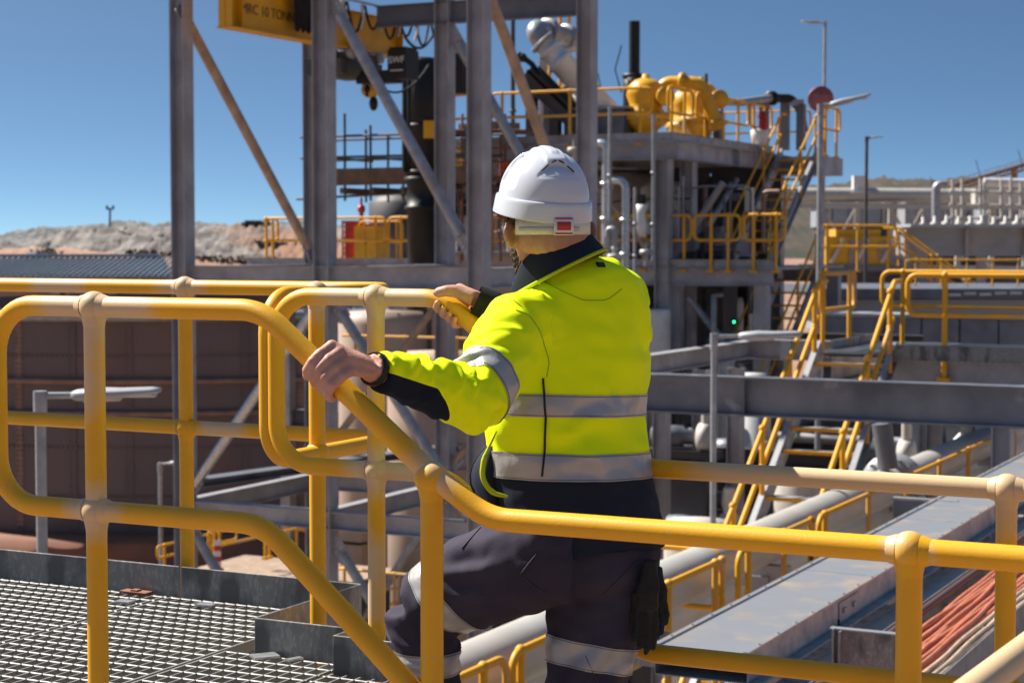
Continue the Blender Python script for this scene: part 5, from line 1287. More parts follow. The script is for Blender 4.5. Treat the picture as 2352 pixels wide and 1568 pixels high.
for k in range(3):
    c = p + E2*.2*k + EZ*.48; q = MB(); q.gbox(c + EZ*.46, .36, .05, .06); q.gbox(c - EZ*.46, .36, .05, .06)
    for i in range(5): q.gbox(c + E1*(-.16 + .08*i), .025, .04, .9)
    for i in range(7): q.gbox(c + EZ*(-.36 + .12*i), .34, .035, .03)
    q.build('barrier_panel', M['red'], t)
MB().gbox(p + E1*.0 + E2*.8 + EZ*.45, .5, .3, .9).build('backing_sheet', M['red'], t)
p = lo(1.20, .85); t = thing('cabinet', 'yellow cabinet standing beside the red barriers on the lower mill deck', 'cabinet', p)
MB().gbox(p + EZ*.44, .6, .5, .82).build('body', M['crane'], t); MB().gbox(p + E1*-.15 - E2*.256 + EZ*.44, .27, .02, .74).gbox(p + E1*.15 - E2*.256 + EZ*.44, .27, .02, .74).build('door', M['crane'], t)
MB().gbox(p + E1*.0 - E2*.27 + EZ*.5, .02, .02, .1).build('handle', M['black'], t)
p = W(830, 480, 41); t = thing('red_valve', 'small red valve above the yellow cabinet', 'valve', p)
MB().lathe(p, [(.01, -.05), (.09, -.05), (.09, .05), (.01, .05)], 14, E1).tube([p, p + EZ*.25], .03, 8).tube([p, p - EZ*.4], .05, 8).build('body', M['red'], t)
for k, (px_, py_, l_) in enumerate(((985, 580, 'right of the second rail loop'), (1240, 600, 'left of the white hard hat'))):
    p = W(px_, 604, 40.5); t = thing('pressure_gauge_stand', 'small capped pale pump on the lower mill deck, ' + l_, 'pump', p)
    MB().lathe(p, [(.01, 0), (.09, 0), (.09, .3), (.05, .32), (.05, .38), (.2, .40), (.18, .44), (.01, .46)], 14).build('body', M['offw'], t)
# pipework in front of the mill (risers)
for k, (px_, y0, y1, D__, r_, mk, lab, bend) in enumerate((
    (1400, 640, 245, 34.5, .035, 'galv', 'thin galvanised riser beside the tower leg', 0), (1392, 560, 330, 35, .085, 'galvl', 'lagged silver pipe with bend beside the tower leg', -28),
    (1436, 640, 415, 34.8, .08, 'galvl', 'lagged silver pipe with square bend left of the pale tank', -40), (1500, 600, 262, 35, .035, 'galv', 'thin riser in front of the upper deck beam', 0),
    (1413, 640, 525, 34.2, .05, 'galv', 'short galvanised pipe with a bend at the lower deck edge', -20), (1458, 640, 430, 35.2, .03, 'steel', 'thin dull riser next to the silver pipes', 0),
    (1540, 610, 350, 36.5, .06, 'bsteel', 'blue-grey riser in front of the pale tank', 0), (1178, 330, 30, 40, .05, 'dsteel', 'thin dark mast left of the white feed pipe', 0))):
    p0, p1 = W(px_, y0, D__), W(px_, y1, D__); p1 = V((p0.x, p0.y, p1.z)); t = thing('riser_pipe', lab, 'pipe', p0)
    pts = [p0, p1] + ([p1 + E1*(bend/FPX*D__), p1 + E1*(bend/FPX*D__) - EZ*.15] if bend else [])
    MB().tube(fillet(pts, .15), r_, 10).build('pipe', M[mk], t)
    for f in (.25, .6): MB().lathe(p0.lerp(p1, f), [(r_, -.03), (r_*1.5, -.03), (r_*1.5, .03), (r_, .03)], 10).build('coupling', M[mk], t)
for k, (px_, py_, D__, lab) in enumerate(((1484, 580, 34.5, 'grey valve wheel at the deck edge right of the worker'), (1318, 345, 36, 'grey vent cowl just left of the tower leg'), (1410, 590, 34.0, 'small grey valve at the foot of the silver pipes'))):
    p = W(px_, py_, D__); t = thing('valve', lab, 'valve', p)
    MB().lathe(p, [(.02, -.04), (.12, -.05), (.13, 0), (.12, .05), (.02, .06)], 14).tube([p, p - EZ*.25], .04, 8).build('body', M['offw'] if k else M['galv'], t)
    MB().tube([p + EZ*.05, p + EZ*.2], .02, 6).build('stem', M['steel'], t)
p = W(1483, 470, 37); t = thing('wrapped_bag', 'white plastic bag tied to the pipes right of the worker\'s head', 'bag', W(1470, 545, 36))
q = MB(); q.loft([(W(1476, 545, 36), E1*.08, E2*.06), (W(1472, 520, 36), E1*.13, E2*.09), (W(1470, 490, 36), E1*.1, E2*.08), (W(1474, 470, 36), E1*.15, E2*.1)], 12); o = q.build('bag', M['white'], t)
# scaffold
t = thing('scaffold', 'tube scaffold with a plank deck behind the crane tower', 'scaffold', W(850, 455, 37))
sc0 = W(768, 405, 37.0)
def sp(a_, b_, z): return V((sc0.x, sc0.y, CZ + z)) + E1*a_ + E2*b_
zf = sc0.z - CZ
for i, (a_, b_, hh_) in enumerate(((.25, 0, 1.25), (.55, 1.2, .9), (.85, 0, 1.0), (1.15, 1.2, 1.15), (1.6, 0, 1.3), (1.9, 1.2, .8), (2.4, 0, 1.2), (.02, 1.2, 1.0), (3.0, 0, .9))):
    MB().tube([sp(a_, b_, -.5 + zf), sp(a_, b_, zf + hh_)], .026, 8).build('standard', M['dsteel'], t)
for b_ in (0, 1.2):
    for z_ in (.38, .8):
        MB().tube([sp(-.8, b_, zf + z_), sp(3.2, b_, zf + z_ + (.02 if b_ else 0))], .026, 8).build('ledger', M['dsteel'], t)
for a_ in (-.0, .9, 1.8, 2.7): MB().tube([sp(a_, -.2, zf + .36), sp(a_, 1.5, zf + .36)], .026, 8).build('transom', M['dsteel'], t)
for z_ in (-.42, .0): pass
for k in range(6): MB().gbox(sp(1.5, .1 + .23*k, zf - .05), 3.9, .215, .045).build('plank', M['wood'], t)
MB().gbox(sp(1.5, -.06, zf - .02), 3.9, .03, .34).build('toe_board', M['wood'], t)
MB().tube([sp(-.9, 0, zf - .45), sp(3.2, 0, zf - .3)], .026, 8).build('ledger', M['dsteel'], t)
for k in range(5): MB().gbox(sp(.3 + .7*k, .5, zf - .3), .1, 1.4, .12).build('putlog', M['wood'], t)
q = MB(); q.sheet([[sp(.95 + .13*i, .3 + .1*j, zf + .02 + .055*math.sin(i*1.7 + j) + .05*(1 - abs(j - 2)/2)) for i in range(6)] for j in range(5)]); o = q.build('plastic_sheet', M['teal'], None); tag(o, 'crumpled teal plastic sheet lying on the scaffold planks', 'plastic sheet'); o.modifiers.new('s', 'SOLIDIFY').thickness = .01
# second scaffold bay with reddish tubes right of the black cylinder
t = thing('scaffold', 'rusty tube scaffold with narrow bays right of the black cylinder', 'scaffold', W(1060, 560, 37))
for px_, D__ in ((1040, 36.4), (1062, 37), (1128, 36.6), (1150, 37.2), (1160, 37.6)): MB().tube([W(px_, 600, D__), W(px_, 262, D__)], .026, 8).build('standard', M['orange'], t)
for y_ in (300, 340, 372, 408, 440, 470): MB().tube([W(1030, y_, 36.6), W(1215, y_, 37.4)], .024, 8).build('ledger', M['orange'], t)
for y_ in (408, 300): MB().bar(W(1030, y_ + 6, 36.9), W(1220, y_ + 6, 37.5), .5, .05).build('plank', M['wood'], t)
t = thing('planks', 'stack of timber and boxes on top of the rusty scaffold', 'timber', W(1150, 290, 37))
for k in range(5): MB().gbox(W(1075 + 26*k, 292 - 4*(k % 2), 37.2 + .1*k), .3 - .03*k, .25, .12 + .05*(k % 3)).build('plank', M['wood'] if k % 2 else M['tan'], t)
# two scaffolders half hidden
def worker(label, px, py, D, vest, lean):
    c = W(px, py, D); t = thing('person', label, 'person', c - EZ*.95); b_ = MB()
    ld = V((lean, -.1, 0))
    hipc = c - EZ*.12; sh = c + EZ*.33 + ld*.35; hd = sh + EZ*.22 + ld*.2; Rg = V((1, .2, 0)).normalized(); Fg = V((lean, -.5, 0)).normalized()
    b_.loft([(hipc, Rg*.15, Fg*.11), (c + EZ*.1 + ld*.1, Rg*.15, Fg*.1), (sh - EZ*.04, Rg*.18, Fg*.1), (sh + EZ*.05, Rg*.08, Fg*.07), (hd - EZ*.05, Rg*.05, Fg*.06)], 16)
    b_.ball(hd + EZ*.02, .1, 14, 10, (.8, 1, 1.15))
    b_.ball(hd + Fg*.1, .02, 8, 6)
    for s in (-1, 1):
        b_.tube([hipc + Rg*s*.09, hipc + Rg*s*.1 - EZ*.42 + Fg*.05, hipc + Rg*s*.1 - EZ*.8], [.09, .065, .05], 12)
        b_.ball(hipc + Rg*s*.1 - EZ*.83 + Fg*.06, .06, 8, 6, (.8, 1.6, .6))
        el = sh + Rg*s*.24 - EZ*.22 + Fg*.1; hn = el + Fg*.22 + EZ*.05
        b_.tube([sh + Rg*s*.17, el, hn], [.06, .045, .03], 10)
        for k in range(4): b_.tube([hn, hn + Fg*.05 + Rg*(.012*k - .018), hn + Fg*.08 - EZ*.03 + Rg*(.012*k - .018)], [.012, .01, .007], 6)
        b_.tube([hn, hn + Rg*s*-.03 + Fg*.03, hn + Rg*s*-.035 + Fg*.06], [.012, .01, .007], 6)
    me = remeshed(b_, .012, 'body', 2); me.transform(Matrix.Translation(-t.location)); o = bpy.data.objects.new('body', me); COL.objects.link(o); o.parent = t; me.materials.append(M['skin'])
    def shell(z0, z1, m, name, grow):
        bm2 = bmesh.new(); bm2.from_mesh(me); bm2.transform(Matrix.Translation(t.location))
        cutkeep(bm2, V((0, 0, z1)), EZ); cutkeep(bm2, V((0, 0, z0)), -EZ); push(bm2, grow); return to_obj(bm2, name, [m], t)
    shell(hipc.z - .02, sh.z + .06, vest, 'vest', .014); shell(hipc.z - .80, hipc.z + .01, M['navy'], 'trousers', .012)
    for z_ in (c.z + .0, c.z + .16): shell(z_, z_ + .05, M['tape'], 'reflective_tape', .018)
    q = MB(); q.lathe(hd + EZ*.06, [(.135, -.01), (.14, .0), (.118, .01), (.112, .05), (.085, .1), (.04, .125), (.002, .13)], 18); q.build('hard_hat', M['hat'], t)
M['orv'] = mat('hi_vis_orange_cloth', (.62, .06, .015), .8)
M['ylv'] = mat('hi_vis_lemon_cloth', (.60, .56, .01), .8)
worker('distant scaffolder in yellow vest bending behind the black cylinder', 1056, 392, 37.8, M['ylv'], -.5)
worker('distant scaffolder in red-orange vest with silver tape behind the rusty scaffold', 1160, 395, 37.9, M['orv'], .3)
# ================================================================== LIGHT POLES
street_light('bulky lamp on a short pole in front of the brown tank, behind the left handrail', V((W(97, 1262, 12).x, 12, 0)), W(97, 908, 12).z, V((.20, .02, .0)), .036, .58, n=12)
street_light('small distant lamp on a thin pole in front of the brown tank', V((W(370, 1280, 34).x, 34, 0)), W(370, 1066, 34).z, V((.16, .0, .02)), .04, .5)
street_light('lamp on a galvanised pole rising through the beam right of the worker', V((W(1637, 1300, 19).x, 19, 0)), W(1637, 772, 19).z, V((.25, 0, .0)), .033, .66, n=12)
street_light('tallest lamp pole on the right, lamp pointing left against the sky', V((W(1893, 260, 58).x, 58, 0)), W(1893, 52, 58).z, V((-.2, 0, .0)), .05, .55, m=M['steel'])
street_light('lamp on the grey pole right of the mill stair, lamp pointing right', V((W(1882, 600, 34).x, 34, 0)), W(1882, 243, 34).z, V((.16, 0, .02)), .055, .75, n=12, tilt=.1)
street_light('thin dark lamp pole standing before the far pipe bridge', V((W(1988, 600, 60).x, 60, 0)), W(1988, 316, 60).z, V((.12, 0, .0)), .055, .4, m=M['dsteel'])
# ================================================================== BIG BEAM, PLATFORM AND STAIR ON THE RIGHT
b0 = at_z(W(1490, 858, 20.5), 0); zt = W(1490, 857, 20.5).z; hb = 88/FPX*20.5
s1 = on_e1(b0, 2700); s0 = on_e1(b0, 1300)
t = thing('girder', 'long blue-grey steel girder crossing behind the worker to the right edge', 'girder', V((b0.x, b0.y, zt)))
pa = V((b0.x, b0.y, zt - hb/2)) + E1*s0; pb = V((b0.x, b0.y, zt - hb/2)) + E1*s1
MB().ibeam(pa, pb, hb, .22, .022, .014).build('beam', M['girder'], t)
for f in (.0, .33): MB().gbox(pa.lerp(pb, f) - E2*.05, .012, .1, hb - .05).build('stiffener', M['bsteel'], t)
for f in (.05, .75): hcol(pa.lerp(pb, f) + E2*.0, zt - hb - CZ, .2, 'steel', -10.5, 'column', t)
MB().tube([W(2025, 972, 20), W(2040, 1075, 20)], .11, 12).build('strut', M['bsteel'], t)
# collector frame behind the girder
t = thing('beam_frame', 'steel frame of pale-topped beams behind the girder, left of the yellow stair', 'steel frame', W(1560, 840, 27))
fA = at_z(W(1490, 824, 24.5), W(1490, 824, 24.5).z - CZ)
zf_ = fA.z
MB().ibeam(W(1480, 838, 24), W(1480, 838, 24) + E2*6, .26, .2).build('beam', M['steel'], t)
p0 = W(1480, 838, 24) + E2*4.2; MB().ibeam(p0, p0 + E1*2.0, .3, .2).build('beam', M['steel'], t); MB().ibeam(p0 + E2*1.8 + EZ*.02, p0 + E2*1.8 + E1*2.2 + EZ*.02, .3, .2).build('beam', M['dsteel'], t)
for k in (.6, 1.9): MB().gbox(p0 + E1*k - E2*.05, .16, .14, .28).build('bracket', M['steel'], t)
for px_ in (1520, 1690): hcol(V((W(px_, 900, 28).x, 28, 0)), -1.9, .22, 'steel', -10.5, 'column', t)
# right platform
RP0 = at_z(W(1880, 806, 24.2), W(1880, 806, 24.2).z - CZ); zrp = RP0.z - CZ
def rp(s, u, z=0.0): p = RP0 + E1*s + E2*u; return V((p.x, p.y, CZ + zrp + z))
t = thing('access_platform', 'grated platform with deep edge beams above the girder on the right', 'platform', rp(1, 0))
MB().ibeam(rp(.9, -.05, -.28), rp(6, -.05, -.28), .42, .2).build('edge_beam', M['steel'], t); MB().ibeam(rp(0, .6, -.26), rp(0, 3, -.26), .4, .2).build('edge_beam', M['steel'], t)
MB().channel(rp(.95, -.18, .02), rp(6, -.18, .02), .19, .02).channel(rp(.0, .6, .02), rp(0, 3, .02), .19, .02).build('kick_plate', M['galvd'], t)
MB().gbox(rp(2.9, 1.5, -.05), 5.9, 2.9, .03).build('deck', M['dsteel'], t)
q = MB()
for k in range(30): q.gbox(rp(.05 + .04*k, 1.5, -.022), .006, 2.9, .03)
for k in range(28): q.gbox(rp(2.9, .1 + .1*k, -.022), 5.9, .008, .03)
o = q.build('grating_bars', M['galvl'], t); o['kind'] = 'stuff'
q = MB()
for k in range(60): q.gbox(rp(1 + .085*k, -.165, -.07), .03, .02, .03)
o = q.build('rivets', M['galvl'], t); o['kind'] = 'stuff'
for s in (1.5, 5.2): hcol(rp(s, .3), zrp - .5, .22, 'steel', -10.5, 'column', t)
guardrail('yellow guardrail along the front of the right platform, cut by the right edge', [rp(1.22, -.14), rp(5.6, -.14)], posts=[.48, 3.05, 5.6], h=1.02, r=.035, drop=.32, mid=.5, n=12)
guardrail('yellow guardrail along the rear of the right platform', [rp(.2, 2.4), rp(6.2, 2.4)], posts=[.3, 2.3, 4.2], h=1.02, r=.033, n=10)
guardrail('yellow guardrail loop on the left side of the right platform', [rp(-.02, .15), rp(-.02, 1.75)], posts=[.1, 1.35], h=1.02, r=.033, n=10)
stair('yellow-railed stair dropping from the right platform under the girder', rp(.53, -.12, -.02), -E2, E1*1.0, 4.3, 5.5, 17, .033, n=10)
# ================================================================== WALKWAY, PIPES AND CABLE TRAYS LOWER RIGHT
w0 = at_z(W(1110, 1528, 10.8), -3.52)
def wk(u, s=0.0, z=0.0): p = w0 + E2*u + E1*s; return V((p.x, p.y, CZ - 3.52 + z))
u1 = on_e2(w0, 1163); u2 = on_e2(w0, 1176); u3 = on_e2(w0, 1662); u4 = on_e2(w0, 1690); u5 = on_e2(w0, 1868); u6 = on_e2(w0, 1885)
t = thing('walkway', 'low grated walkway with pale pipes alongside, under the cable trays', 'walkway', wk(6))
MB().gbox(wk(9, .55, -.03), 1.05, 30, .05).build('deck', M['galvd'], t)
MB().channel(wk(-6, .02, -.1), wk(24, .02, -.1), .2, .06).channel(wk(-6, 1.08, -.1), wk(24, 1.08, -.1), .2, .06).build('edge_beam', M['steel'], t)
for u in (-3, 3, 9, 15, 21): MB().gbox(wk(u, .55, -3.6), .2, .2, 6.8).build('column', M['steel'], t)
guardrail('yellow walkway guardrail at the bottom edge, left of the rear leg, ending in a loop', [wk(-4.5), wk(u1)], posts=[1.5, 3.2, 4.5], h=1.0, r=.026, n=12, fl=.16)
guardrail('yellow walkway guardrail from the loop behind the worker to the grey lamp pole', [wk(u2), wk(u3)], posts=[.12, 1.3, 2.6, 3.6, 4.3], h=1.0, r=.026, n=12, fl=.16)
guardrail('yellow walkway guardrail between the lamp pole and the stair foot', [wk(u4 + .1), wk(u5)], posts=[.25, 1.2, 2.2, 3.2, 4.0], h=1.0, r=.026, n=12)
guardrail('yellow walkway guardrail receding to the right edge above the trays', [wk(u6), wk(u6 + 9)], posts=[.2, 1.7, 3.2, 4.7, 6.2, 7.7], h=1.0, r=.026, n=12)
guardrail('yellow guardrail loop of the landing at the stair foot', [wk(u3 - 1.0, -1.2), wk(u3 + .4, -1.2), wk(u3 + .4, -.15)], posts=[.15, 1.0, 1.5], h=1.0, r=.026, n=10)
pc = at_z(W(2150, 1066, 22.2), W(2150, 1066, 22.2).z - CZ)
t = thing('slurry_pipe', 'big pale grey pipe running diagonally behind the yellow walkway rail', 'pipe', pc)
MB().tube([pc - E2*16, pc - E2*2.1], .20, 26).build('pipe', M['pipe'], t); MB().tube([pc - E2*1.95, pc + E2*14], .20, 26).build('pipe', M['pipe'], t)
MB().lathe(pc - E2*2.02, [(.2, -.10), (.34, -.10), (.34, -.03), (.31, -.03), (.31, .03), (.34, .03), (.34, .10), (.2, .10)], 26, E2).build('flange', M['steel'], t)
q = MB()
for k in range(16):
    a_ = k*PI/8; u_ = E1*math.cos(a_)*.29 + EZ*math.sin(a_)*.29; q.tube([pc - E2*2.17 + u_, pc - E2*1.87 + u_], .022, 6)
o = q.build('bolts', M['galv'], t); o['kind'] = 'stuff'
for u in (-12, -6.5, 3.5): MB().gbox(pc + E2*u - EZ*.3, .5, .12, .2).gbox(pc + E2*u - EZ*3.5, .16, .16, 6.4).build('pipe_support', M['steel'], t)
p2_ = pc - E1*1.0 - EZ*.75; t = thing('slurry_pipe', 'second pale pipe, partly hidden below and left of the big one', 'pipe', p2_)
MB().tube([p2_ - E2*12, p2_ + E2*12], .24, 22).build('pipe', M['pipe'], t)
for u in (-5, 2): MB().gbox(p2_ + E2*u - EZ*.35, .5, .12, .25).build('pipe_support', M['steel'], t)
# trays
T1 = at_z(W(1503, 1481, 9.2), 0); zt1 = W(1503, 1481, 9.2).z - CZ
def ty(s, u, z=0.0): p = T1 + E1*s + E2*u; return V((p.x, p.y, CZ + zt1 + z))
tw_ = .50
t = thing('cable_tray', 'covered cable tray with a flat zinc lid rising to the right', 'cable tray', ty(0, 2))
for k, (u0, u1_) in enumerate(((0, 2.4), (2.4, 4.8), (4.8, 7.2), (7.2, 9.6), (9.6, 12))):
    MB().gbox(ty(tw_/2, (u0 + u1_)/2, 0), tw_, u1_ - u0 - .006, .004).gbox(ty(.012, (u0 + u1_)/2, .006), .03, u1_ - u0 - .006, .012).gbox(ty(tw_ - .012, (u0 + u1_)/2, .006), .03, u1_ - u0 - .006, .012).build('lid', M['lid'], t)
MB().gbox(ty(tw_ - .002, 6, -.075), .004, 12, .145).gbox(ty(.002, 6, -.075), .004, 12, .145).gbox(ty(tw_/2, 6, -.145), tw_, 12, .006).build('side_rail', M['galv'], t)
MB().gbox(ty(tw_ + .03, 6, -.15), .06, 12, .012).build('side_rail', M['galv'], t)
q = MB()
for k in range(40):
    for s in (.012, tw_ - .012): q.tube([ty(s, .2 + .3*k, .012), ty(s, .2 + .3*k, .019)], .009, 6)
o = q.build('screws', M['galvl'], t); o['kind'] = 'stuff'
MB().gbox(ty(tw_ + .004, 1.75, -.07), .006, .38, .11).gbox(ty(tw_ + .012, 1.65, -.07), .012, .05, .03).gbox(ty(tw_ + .012, 1.85, -.07), .012, .05, .03).build('splice_plate', M['galv'], t)
# short feeder tray lid at its lower end
t = thing('cable_tray', 'lower continuation of the zinc tray at the bottom edge, beneath the mid rail', 'cable tray', ty(0, -1.2, -.12))
MB().gbox(ty(.2, -1.25, -.16), .85, 2.0, .004).gbox(ty(-.22, -1.25, -.15), .03, 2.0, .016).gbox(ty(.62, -1.25, -.15), .03, 2.0, .016).build('lid', M['lid'], t)
MB().gbox(ty(.622, -1.25, -.22), .004, 2.0, .12).gbox(ty(-.22, -1.25, -.22), .004, 2.0, .12).build('side_rail', M['galv'], t)
MB().gbox(ty(-.3, .35, -.10), .5, .004, .2).build('end_plate', M['galvd'], t)
# second lid strip and open tray with cables
t2o = .62
t = thing('cable_tray', 'narrow covered tray between the zinc lid and the salmon cables', 'cable tray', ty(t2o, 3, -.2))
MB().gbox(ty(t2o, 6.2, -.22), .17, 12, .004).gbox(ty(t2o + .075, 6.2, -.213), .02, 12, .014).gbox(ty(t2o - .075, 6.2, -.213), .02, 12, .014).build('lid', M['lid'], t)
MB().gbox(ty(t2o + .084, 6.2, -.29), .004, 12, .14).build('side_rail', M['galv'], t)
t3 = .73
t = thing('cable_ladder', 'open cable tray filled with salmon and beige cables at the right edge', 'cable tray', ty(t3, 3, -.35))
MB().gbox(ty(t3, 6, -.24), .005, 12.4, .13).gbox(ty(t3 + .56, 6, -.26), .005, 12.4, .17).build('side_rail', M['galv'], t)
MB().tube([ty(t3 + .03, -.2, -.20), ty(t3 + .03, 12, -.20)], .026, 10).build('conduit', M['cab3'], t)
for k in range(20): MB().gbox(ty(t3 + .28, .2 + .6*k, -.31), .55, .05, .03).build('rung', M['galv'], t)
rnd = random.Random(11)
def cabrun(s0, n, m, z, r, rootlab, amp=.012):
    for k in range(n):
        s = s0 + k*r*2.02; ph = rnd.random()*6; f = .5 + rnd.random()*.5; zz = z + rnd.uniform(-.004, .02)
        pts = [ty(s + amp*math.sin(u*f*2.2 + ph) + .006*math.sin(u*5 + ph*2), u, zz + .008*math.sin(u*1.7*f + ph)) for u in np.arange(-.3, 9.5, .18)]
        q = MB(); q.tube(pts, r, 7); o = q.build('tray_cable', m, None); c = pts[0]; set_co(o.data, get_co(o.data) - np.array(c)); o.location = c
        tag(o, rootlab, 'cable', 'cables lying in the open tray')
cabrun(t3 + .085, 11, M['cab1'], -.265, .0145, 'salmon cable lying among its like in the open tray', .008)
cabrun(t3 + .11, 9, M['cab1'], -.24, .0135, 'salmon cable lying among its like in the open tray', .012)
cabrun(t3 + .40, 6, M['cab2'], -.26, .0115, 'beige cable along the outer side of the open tray', .008)
t = thing('cable_tray', 'shaded tray full of dark brown cables below the salmon ones', 'cable tray', ty(1.9, 3, -.8))
MB().gbox(ty(t3 + .64 + .02, 5, -.75), .006, 12, .2).gbox(ty(t3 + 1.4, 5, -.75), .006, 12, .2).build('side_rail', M['galv'], t)
for k in range(18): MB().tube([ty(t3 + .72 + .038*k, -.6, -.78 + .01*(k % 3)), ty(t3 + .72 + .038*k + .02, 9, -.78 + .01*((k+1) % 3))], .017, 6).build('cable', M['cab3'], t)
# bracket frame holding the trays
t = thing('tray_bracket', 'grey steel bracket plate carrying the trays at the bottom right', 'bracket', ty(.9, .8, -.5))
br0 = W(1992, 1512, 9.1)
MB().gbox(br0, .36, .008, .27).build('plate', M['galvd'], t); MB().gbox(br0 - E1*.165 - E2*.02, .008, .06, .29).gbox(br0 - E1*.13 - E2*.03, .008, .05, .27).gbox(br0 + E1*.185 - E2*.03, .008, .09, .28).gbox(br0 + EZ*.14, .38, .05, .008).build('flange', M['galv'], t)
MB().gbox(br0 - EZ*4.6 - E1*.1 + E2*.1, .15, .15, 8.9).build('post', M['steel'], t); MB().gbox(br0 + E1*.0 - EZ*.19 + E2*.1, 1.3, .10, .10).build('arm', M['steel'], t)
for u in (4.5, 8.5): MB().gbox(ty(.9, u, -.52), 2.4, .1, .12).gbox(ty(.2, u, -4.7), .15, .15, 8.3).build('arm', M['steel'], t)
cable('thin black cable hanging from the tray side to the bracket', sag(ty(tw_ + .02, 1.5, -.1), ty(.72, .9, -.4), .12), .008, group=None)
t = thing('junction_box', 'grey steel panel standing behind the zinc tray lid', 'panel', W(2125, 1180, 14.5)); p = W(2125, 1185, 14.5)
MB().gbox(p, .50, .06, .24).build('panel', M['bsteel'], t); MB().gbox(p + EZ*.13, .52, .08, .02).build('top_edge', M['galv'], t)
# ================================================================== BELOW AND BEHIND, MIDDLE
drum_thing('tall beige tank in the middle distance, between handrail and worker', 'process_tank', 'tank', W(1010, 1000, 33), .95, -10.5, -2.2, M['beige'], .9, (-4.0,))
drum_thing('second beige tank further left, behind the bracing', 'process_tank', 'tank', W(880, 1100, 37), .9, -10.5, -1.6, M['beige'], .9, (-3.0, -5.6))
t = thing('rust_cabinet', 'beige panelled cabinets with a rust run behind the lower bracing', 'cabinet', W(815, 1300, 36))
for k in range(4): MB().gbox(W(800, 1210 + 62*k, 35), .9, .5, .46).build('panel', M['beige'], t)
MB().gbox(W(800, 1330, 35) + EZ*.0, .05, .54, .28).build('rust_run', M['orange'], t)
for k, (x0, x1, y, D__, lab) in enumerate(((788, 1080, 838, 32, 'orange-yellow guardrail seen between the handrail post and the worker\'s elbow'),)):
    a_ = W(x0, y, D__); s_ = on_e1(a_, x1); guardrail(lab, [a_, a_ + E1*s_], spacing=1.0, h=.52*1.0 + .0, r=.024, mid=.02, loop1=False, loop0=False)
a_ = W(480, 1302, 30); guardrail('yellow guardrail on the ground in front of the brown tank, with a red-white tape', [a_, a_ + E2*3.0 + E1*.2], posts=[.15, .28, 1.5, 1.62, 2.9], h=.62, r=.024)
tp_ = MB(); c = W(500, 1275, 30) - V((0, .05, 0))
for k in range(6): tp_ = MB(); tp_.box(c + EZ*(.22 - .09*k) + V((.01*(k % 2), 0, 0)), V((.055, 0, 0)), V((0, .01, 0)), EZ*.045); tp_o = tp_.build('barrier_tape', M['red'] if k % 2 else M['paper'], None); set_co(tp_o.data, get_co(tp_o.data) - np.array(c)); tp_o.location = c; tag(tp_o, ('topmost white', 'upper red', 'second white', 'middle red', 'lowest white', 'lowest red')[k] + ' band of the barrier tape wound on the yellow ground rail', 'tape', 'segments of the barrier tape')
a_ = W(655, 1262, 33); guardrail('short yellow guardrail loop behind the sloping mid rail', [a_, a_ + E1*1.2], posts=[.25, .9], h=.75, r=.024)
a_ = W(750, 1360, 30); guardrail('yellow guardrail loop between the kick plates and the raised knee', [a_, a_ + E1*1.6], posts=[.35, 1.3], h=.42, r=.024, mid=.4)
a_ = W(362, 1300, 32); guardrail('low yellow rail at the foot of the small distant lamp', [a_, a_ + E2*2.4], posts=[.2, 1.6], h=.35, r=.024, mid=.4)
t = thing('concrete_slab', 'pale concrete slab on the ground behind the back kick plate', 'slab', W(640, 1300, 31) - EZ*.2)
MB().gbox(at_z(W(640, 1306, 31), -CZ + .2) + EZ*4.6, 3.2, 2.6, .16).build('slab', M['tan'], t); MB().gbox(at_z(W(640, 1306, 31), -CZ + .2) + EZ*2.2, 3.0, 2.4, 4.4).build('plinth', M['dsteel'], t)
# structures in the dark zone under the girder
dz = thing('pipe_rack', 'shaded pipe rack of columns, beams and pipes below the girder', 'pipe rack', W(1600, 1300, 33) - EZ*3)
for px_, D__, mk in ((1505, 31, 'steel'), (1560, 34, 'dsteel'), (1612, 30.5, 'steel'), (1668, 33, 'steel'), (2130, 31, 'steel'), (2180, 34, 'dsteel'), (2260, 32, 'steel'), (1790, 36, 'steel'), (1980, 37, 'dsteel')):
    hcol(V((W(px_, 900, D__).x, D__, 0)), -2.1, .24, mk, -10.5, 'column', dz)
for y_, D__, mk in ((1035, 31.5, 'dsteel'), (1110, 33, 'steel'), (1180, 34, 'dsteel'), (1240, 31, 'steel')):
    a_ = W(1470, y_, D__); MB().ibeam(a_, a_ + E1*8, .28, .18).build('beam', M[mk], dz)
for k, (y_, D__, r_, mk) in enumerate(((1060, 34, .12, 'pipe'), (1090, 35, .09, 'galv'), (1150, 36, .14, 'offw'), (1210, 33, .1, 'tan'), (985, 36, .1, 'galv'))):
    a_ = W(1440, y_, D__); MB().tube([a_, a_ + E1*9], r_, 12).build('pipe', M[mk], dz)
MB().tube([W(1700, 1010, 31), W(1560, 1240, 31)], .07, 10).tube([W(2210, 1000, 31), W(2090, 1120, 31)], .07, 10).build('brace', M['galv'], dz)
drum_thing('pale grey square-shouldered tank column under the girder left of the stair', 'process_tank', 'tank', W(1722, 1100, 31), .28, -10.5, -2.2, M['white'], None, ())
for k, (px_, py_, D__, r_, h_, mk, lab) in enumerate(((1508, 755, 36, .28, .62, 'white', 'white tank just right of the worker\'s shoulder'), (1650, 745, 40, .55, .9, 'offw', 'white tank behind the shaded lower stair'), (1600, 1290, 22, .4, .8, 'offw', 'pale tank below the walkway rail'), (1850, 1150, 26, .45, .5, 'offw', 'low pale dome between the stair rails'))):
    p = W(px_, py_, D__); drum_thing(lab, 'process_tank', 'tank', p, r_, p.z - CZ - h_/2 - 1.5, p.z - CZ + h_/2, M[mk], .8 if k > 3 else .95, ())
